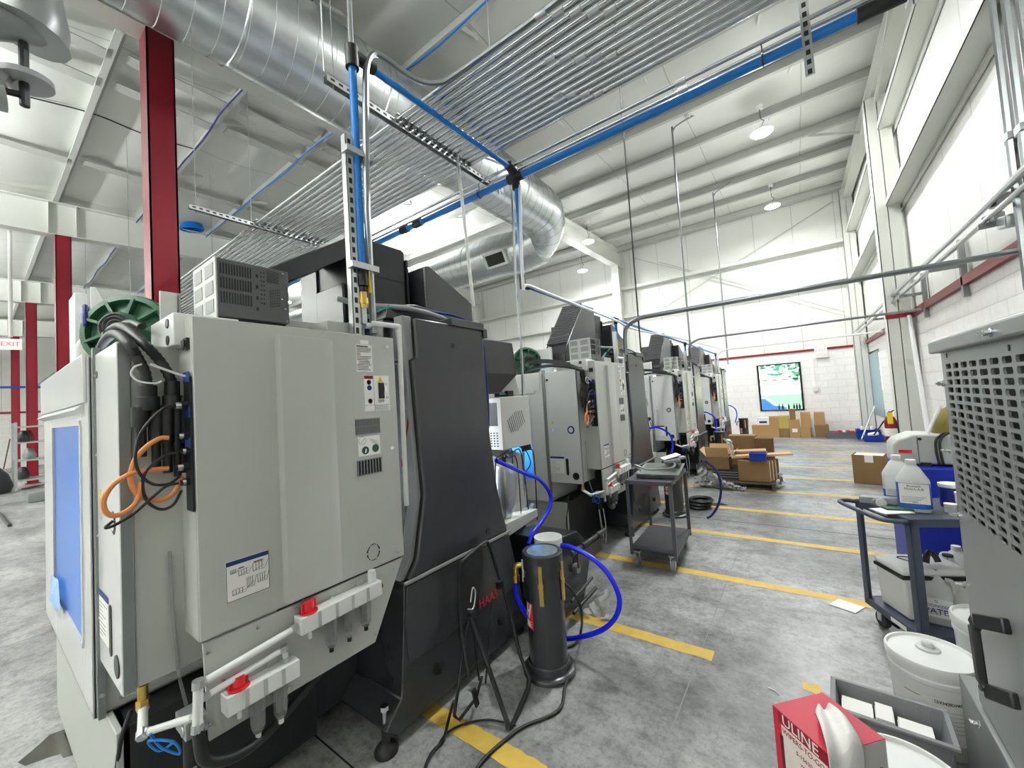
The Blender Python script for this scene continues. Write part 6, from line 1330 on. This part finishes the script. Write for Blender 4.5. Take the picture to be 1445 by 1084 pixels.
tag(MB().tube([(-22, -6, 3.2), (-22, 6, 3.2)], .035, 8).build('water_pipe', 'bluebin'), 'blue pipe running across the far left bay', 'pipe')
# ------------------------------------------------------------------ outdoors, seen through the windows
struct(MB().box(-40, 40, YB + .4, 90, -.35, -.3).build('ground_outside', 'grass')); struct(MB().box(-40, 40, 26, 36, -.3, -.28).build('road', 'asphalt'))
struct(MB().box(XR + .5, 40, -30, YB + .4, -.35, -.3).build('ground_outside', 'grass'))
def tree(x, y, h, r, lb):
    e = empty('tree', (x, y, -.3), 0, lb, 'tree'); MB().cyl((x, y, -.3), (x, y, h * .6), .14, .08, 8).build('trunk', 'bark', e); w = MB(); rg = random.Random(int(x * 10 + y))
    for i in range(1100):
        a = rg.uniform(0, 2 * pi); b2 = math.acos(rg.uniform(-1, 1)); rr = r * rg.uniform(.35, 1) ** .5; p = V((x + rr * math.sin(b2) * math.cos(a), y + rr * math.sin(b2) * math.sin(a), h * .75 + rr * .75 * math.cos(b2)))
        d = V((rg.uniform(-1, 1), rg.uniform(-1, 1), rg.uniform(-1, 1))).normalized(); u_, w_ = frame(d); s_ = rg.uniform(.06, .13); w.quad(p - u_ * s_ - w_ * s_ * .6, p + u_ * s_ - w_ * s_ * .6, p + u_ * s_ + w_ * s_ * .6, p - u_ * s_ + w_ * s_ * .6)
    w.build('foliage', 'leaf', e, smooth=False)
tree(.3, 22.5, 4.6, 2.3, 'leafy green tree outside the far window'); tree(-5.5, 34, 6, 2.6, 'green tree farther off outside the far window')
cb_ = tag(MB().prism([(-4.2, -.1), (-4.2, .35), (-3.6, .45), (-3.2, .85), (-1.7, .85), (-1.3, .45), (-.7, .35), (-.7, -.1)], 'y', 27, 28.6).build('car', 'carp', None, .08), 'blue car parked outside the far window', 'car')
# ================================================================== LIGHT
wd = bpy.data.worlds.new('sky'); SC.world = wd; wd.use_nodes = True
nt = wd.node_tree; bg = nt.nodes['Background']; sk = nt.nodes.new('ShaderNodeTexSky'); sk.sky_type = 'NISHITA'; sk.sun_disc = False; sk.sun_elevation = math.radians(48); sk.sun_rotation = 1.2
nt.links.new(sk.outputs[0], bg.inputs[0]); bg.inputs[1].default_value = .8
LAMPW = 170
def lamp_light(p, dn, up):
    l = bpy.data.lights.new('lamp_glow', 'AREA'); l.shape = 'DISK'; l.size = .34; l.energy = dn; l.color = (.975, .99, 1)
    o = bpy.data.objects.new('lamp_glow', l); COL.objects.link(o); o.location = p
    if up < 0:  # negative up: added upward area light that brightens the ceiling
        l = bpy.data.lights.new('ceiling_fill_glow', 'AREA'); l.shape = 'DISK'; l.size = .7; l.energy = -up; l.color = (.975, .99, 1)
        o = bpy.data.objects.new('ceiling_fill_glow', l); COL.objects.link(o); o.location = V(p) + Z1 * .16; o.rotation_euler = (pi, 0, 0); return o
    l = bpy.data.lights.new('lamp_side_glow', 'POINT'); l.energy = up; l.color = (.975, .99, 1); l.shadow_soft_size = .2
    o = bpy.data.objects.new('lamp_side_glow', l); COL.objects.link(o); o.location = V(p) - Z1 * .25
def high_bay(x, y, z, lb, dn=84, up=24):
    e = empty('high_bay_lamp', (x, y, z), 0, lb, 'lamp', 'high bay lamps')
    MB().lathe([(.05, .1), (.09, .08), (.17, .03), (.19, .0), (.17, -.012)], (x, y, z), 24).build('housing', 'white', e)
    MB().lathe([(.165, -.006), (.165, -.016), (.0, -.016)], (x, y, z), 24).build('lens', 'lens', e)
    zr = roofz(y) - .2
    MB().tube(smooth([(x, y, z + .1), (x + .02, y, z + .16), (x + .05, y + .02, z + .22), (x, y, z + .28), (x, y, zr)]), .006, 6).build('hanging_cord', 'black', e)
    MB().box(x - .05, x + .05, y - .05, y + .05, zr - .06, zr).build('junction_box', 'white', e)
    lamp_light((x, y, z - .03), dn, up)
for (px, py), z, lb in (((1075, 187), 6.3, 'bright round high bay lamp, highest of those over the right bay'), ((1090, 291), 6.4, 'bright high bay lamp lower down, above the far window wall'), ((830, 341), 6.3, 'bright high bay lamp just right of the duct elbow'), ((822, 382), 6.2, 'small high bay lamp under the rafter against the back wall')):
    p = P(px, py, 'z', z); high_bay(p.x, p.y, z, lb)
for x in (-3.2, -9, -16.5, -24):  # made-up lamps behind the camera, put in to light the ceiling
    for y in (-3.0, -6.6): high_bay(x, y, 4.9, 'added unseen high bay lamp behind the camera, brightening the ceiling', 12, -560)
high_bay(-.8, 4.1, 5.95, 'added unseen high bay lamp above the aisle, brightening machines and near floor', 75, 14)  # extra lamp added to light the second machine, near floor and cart
for x in (-9, -16.5, -24): high_bay(x, 7.6, 6.2, 'added unseen high bay lamp behind the ducts, filling in light', 120, -320)  # made-up lamps, unseen, added to fill the left bays with light
SC.view_settings.view_transform = 'Standard'; SC.view_settings.look = 'None'; SC.view_settings.exposure = .75; SC.view_settings.gamma = 1.; SC.view_settings.use_curve_mapping = False
SC.cycles.use_denoising = True; SC.cycles.max_bounces = 8; SC.cycles.diffuse_bounces = 5; SC.cycles.glossy_bounces = 4; SC.cycles.transmission_bounces = 6; SC.cycles.caustics_reflective = False; SC.cycles.caustics_refractive = False; SC.cycles.sample_clamp_indirect = 6
for o in LOCALS:
    if '_l' in o: del o['_l']
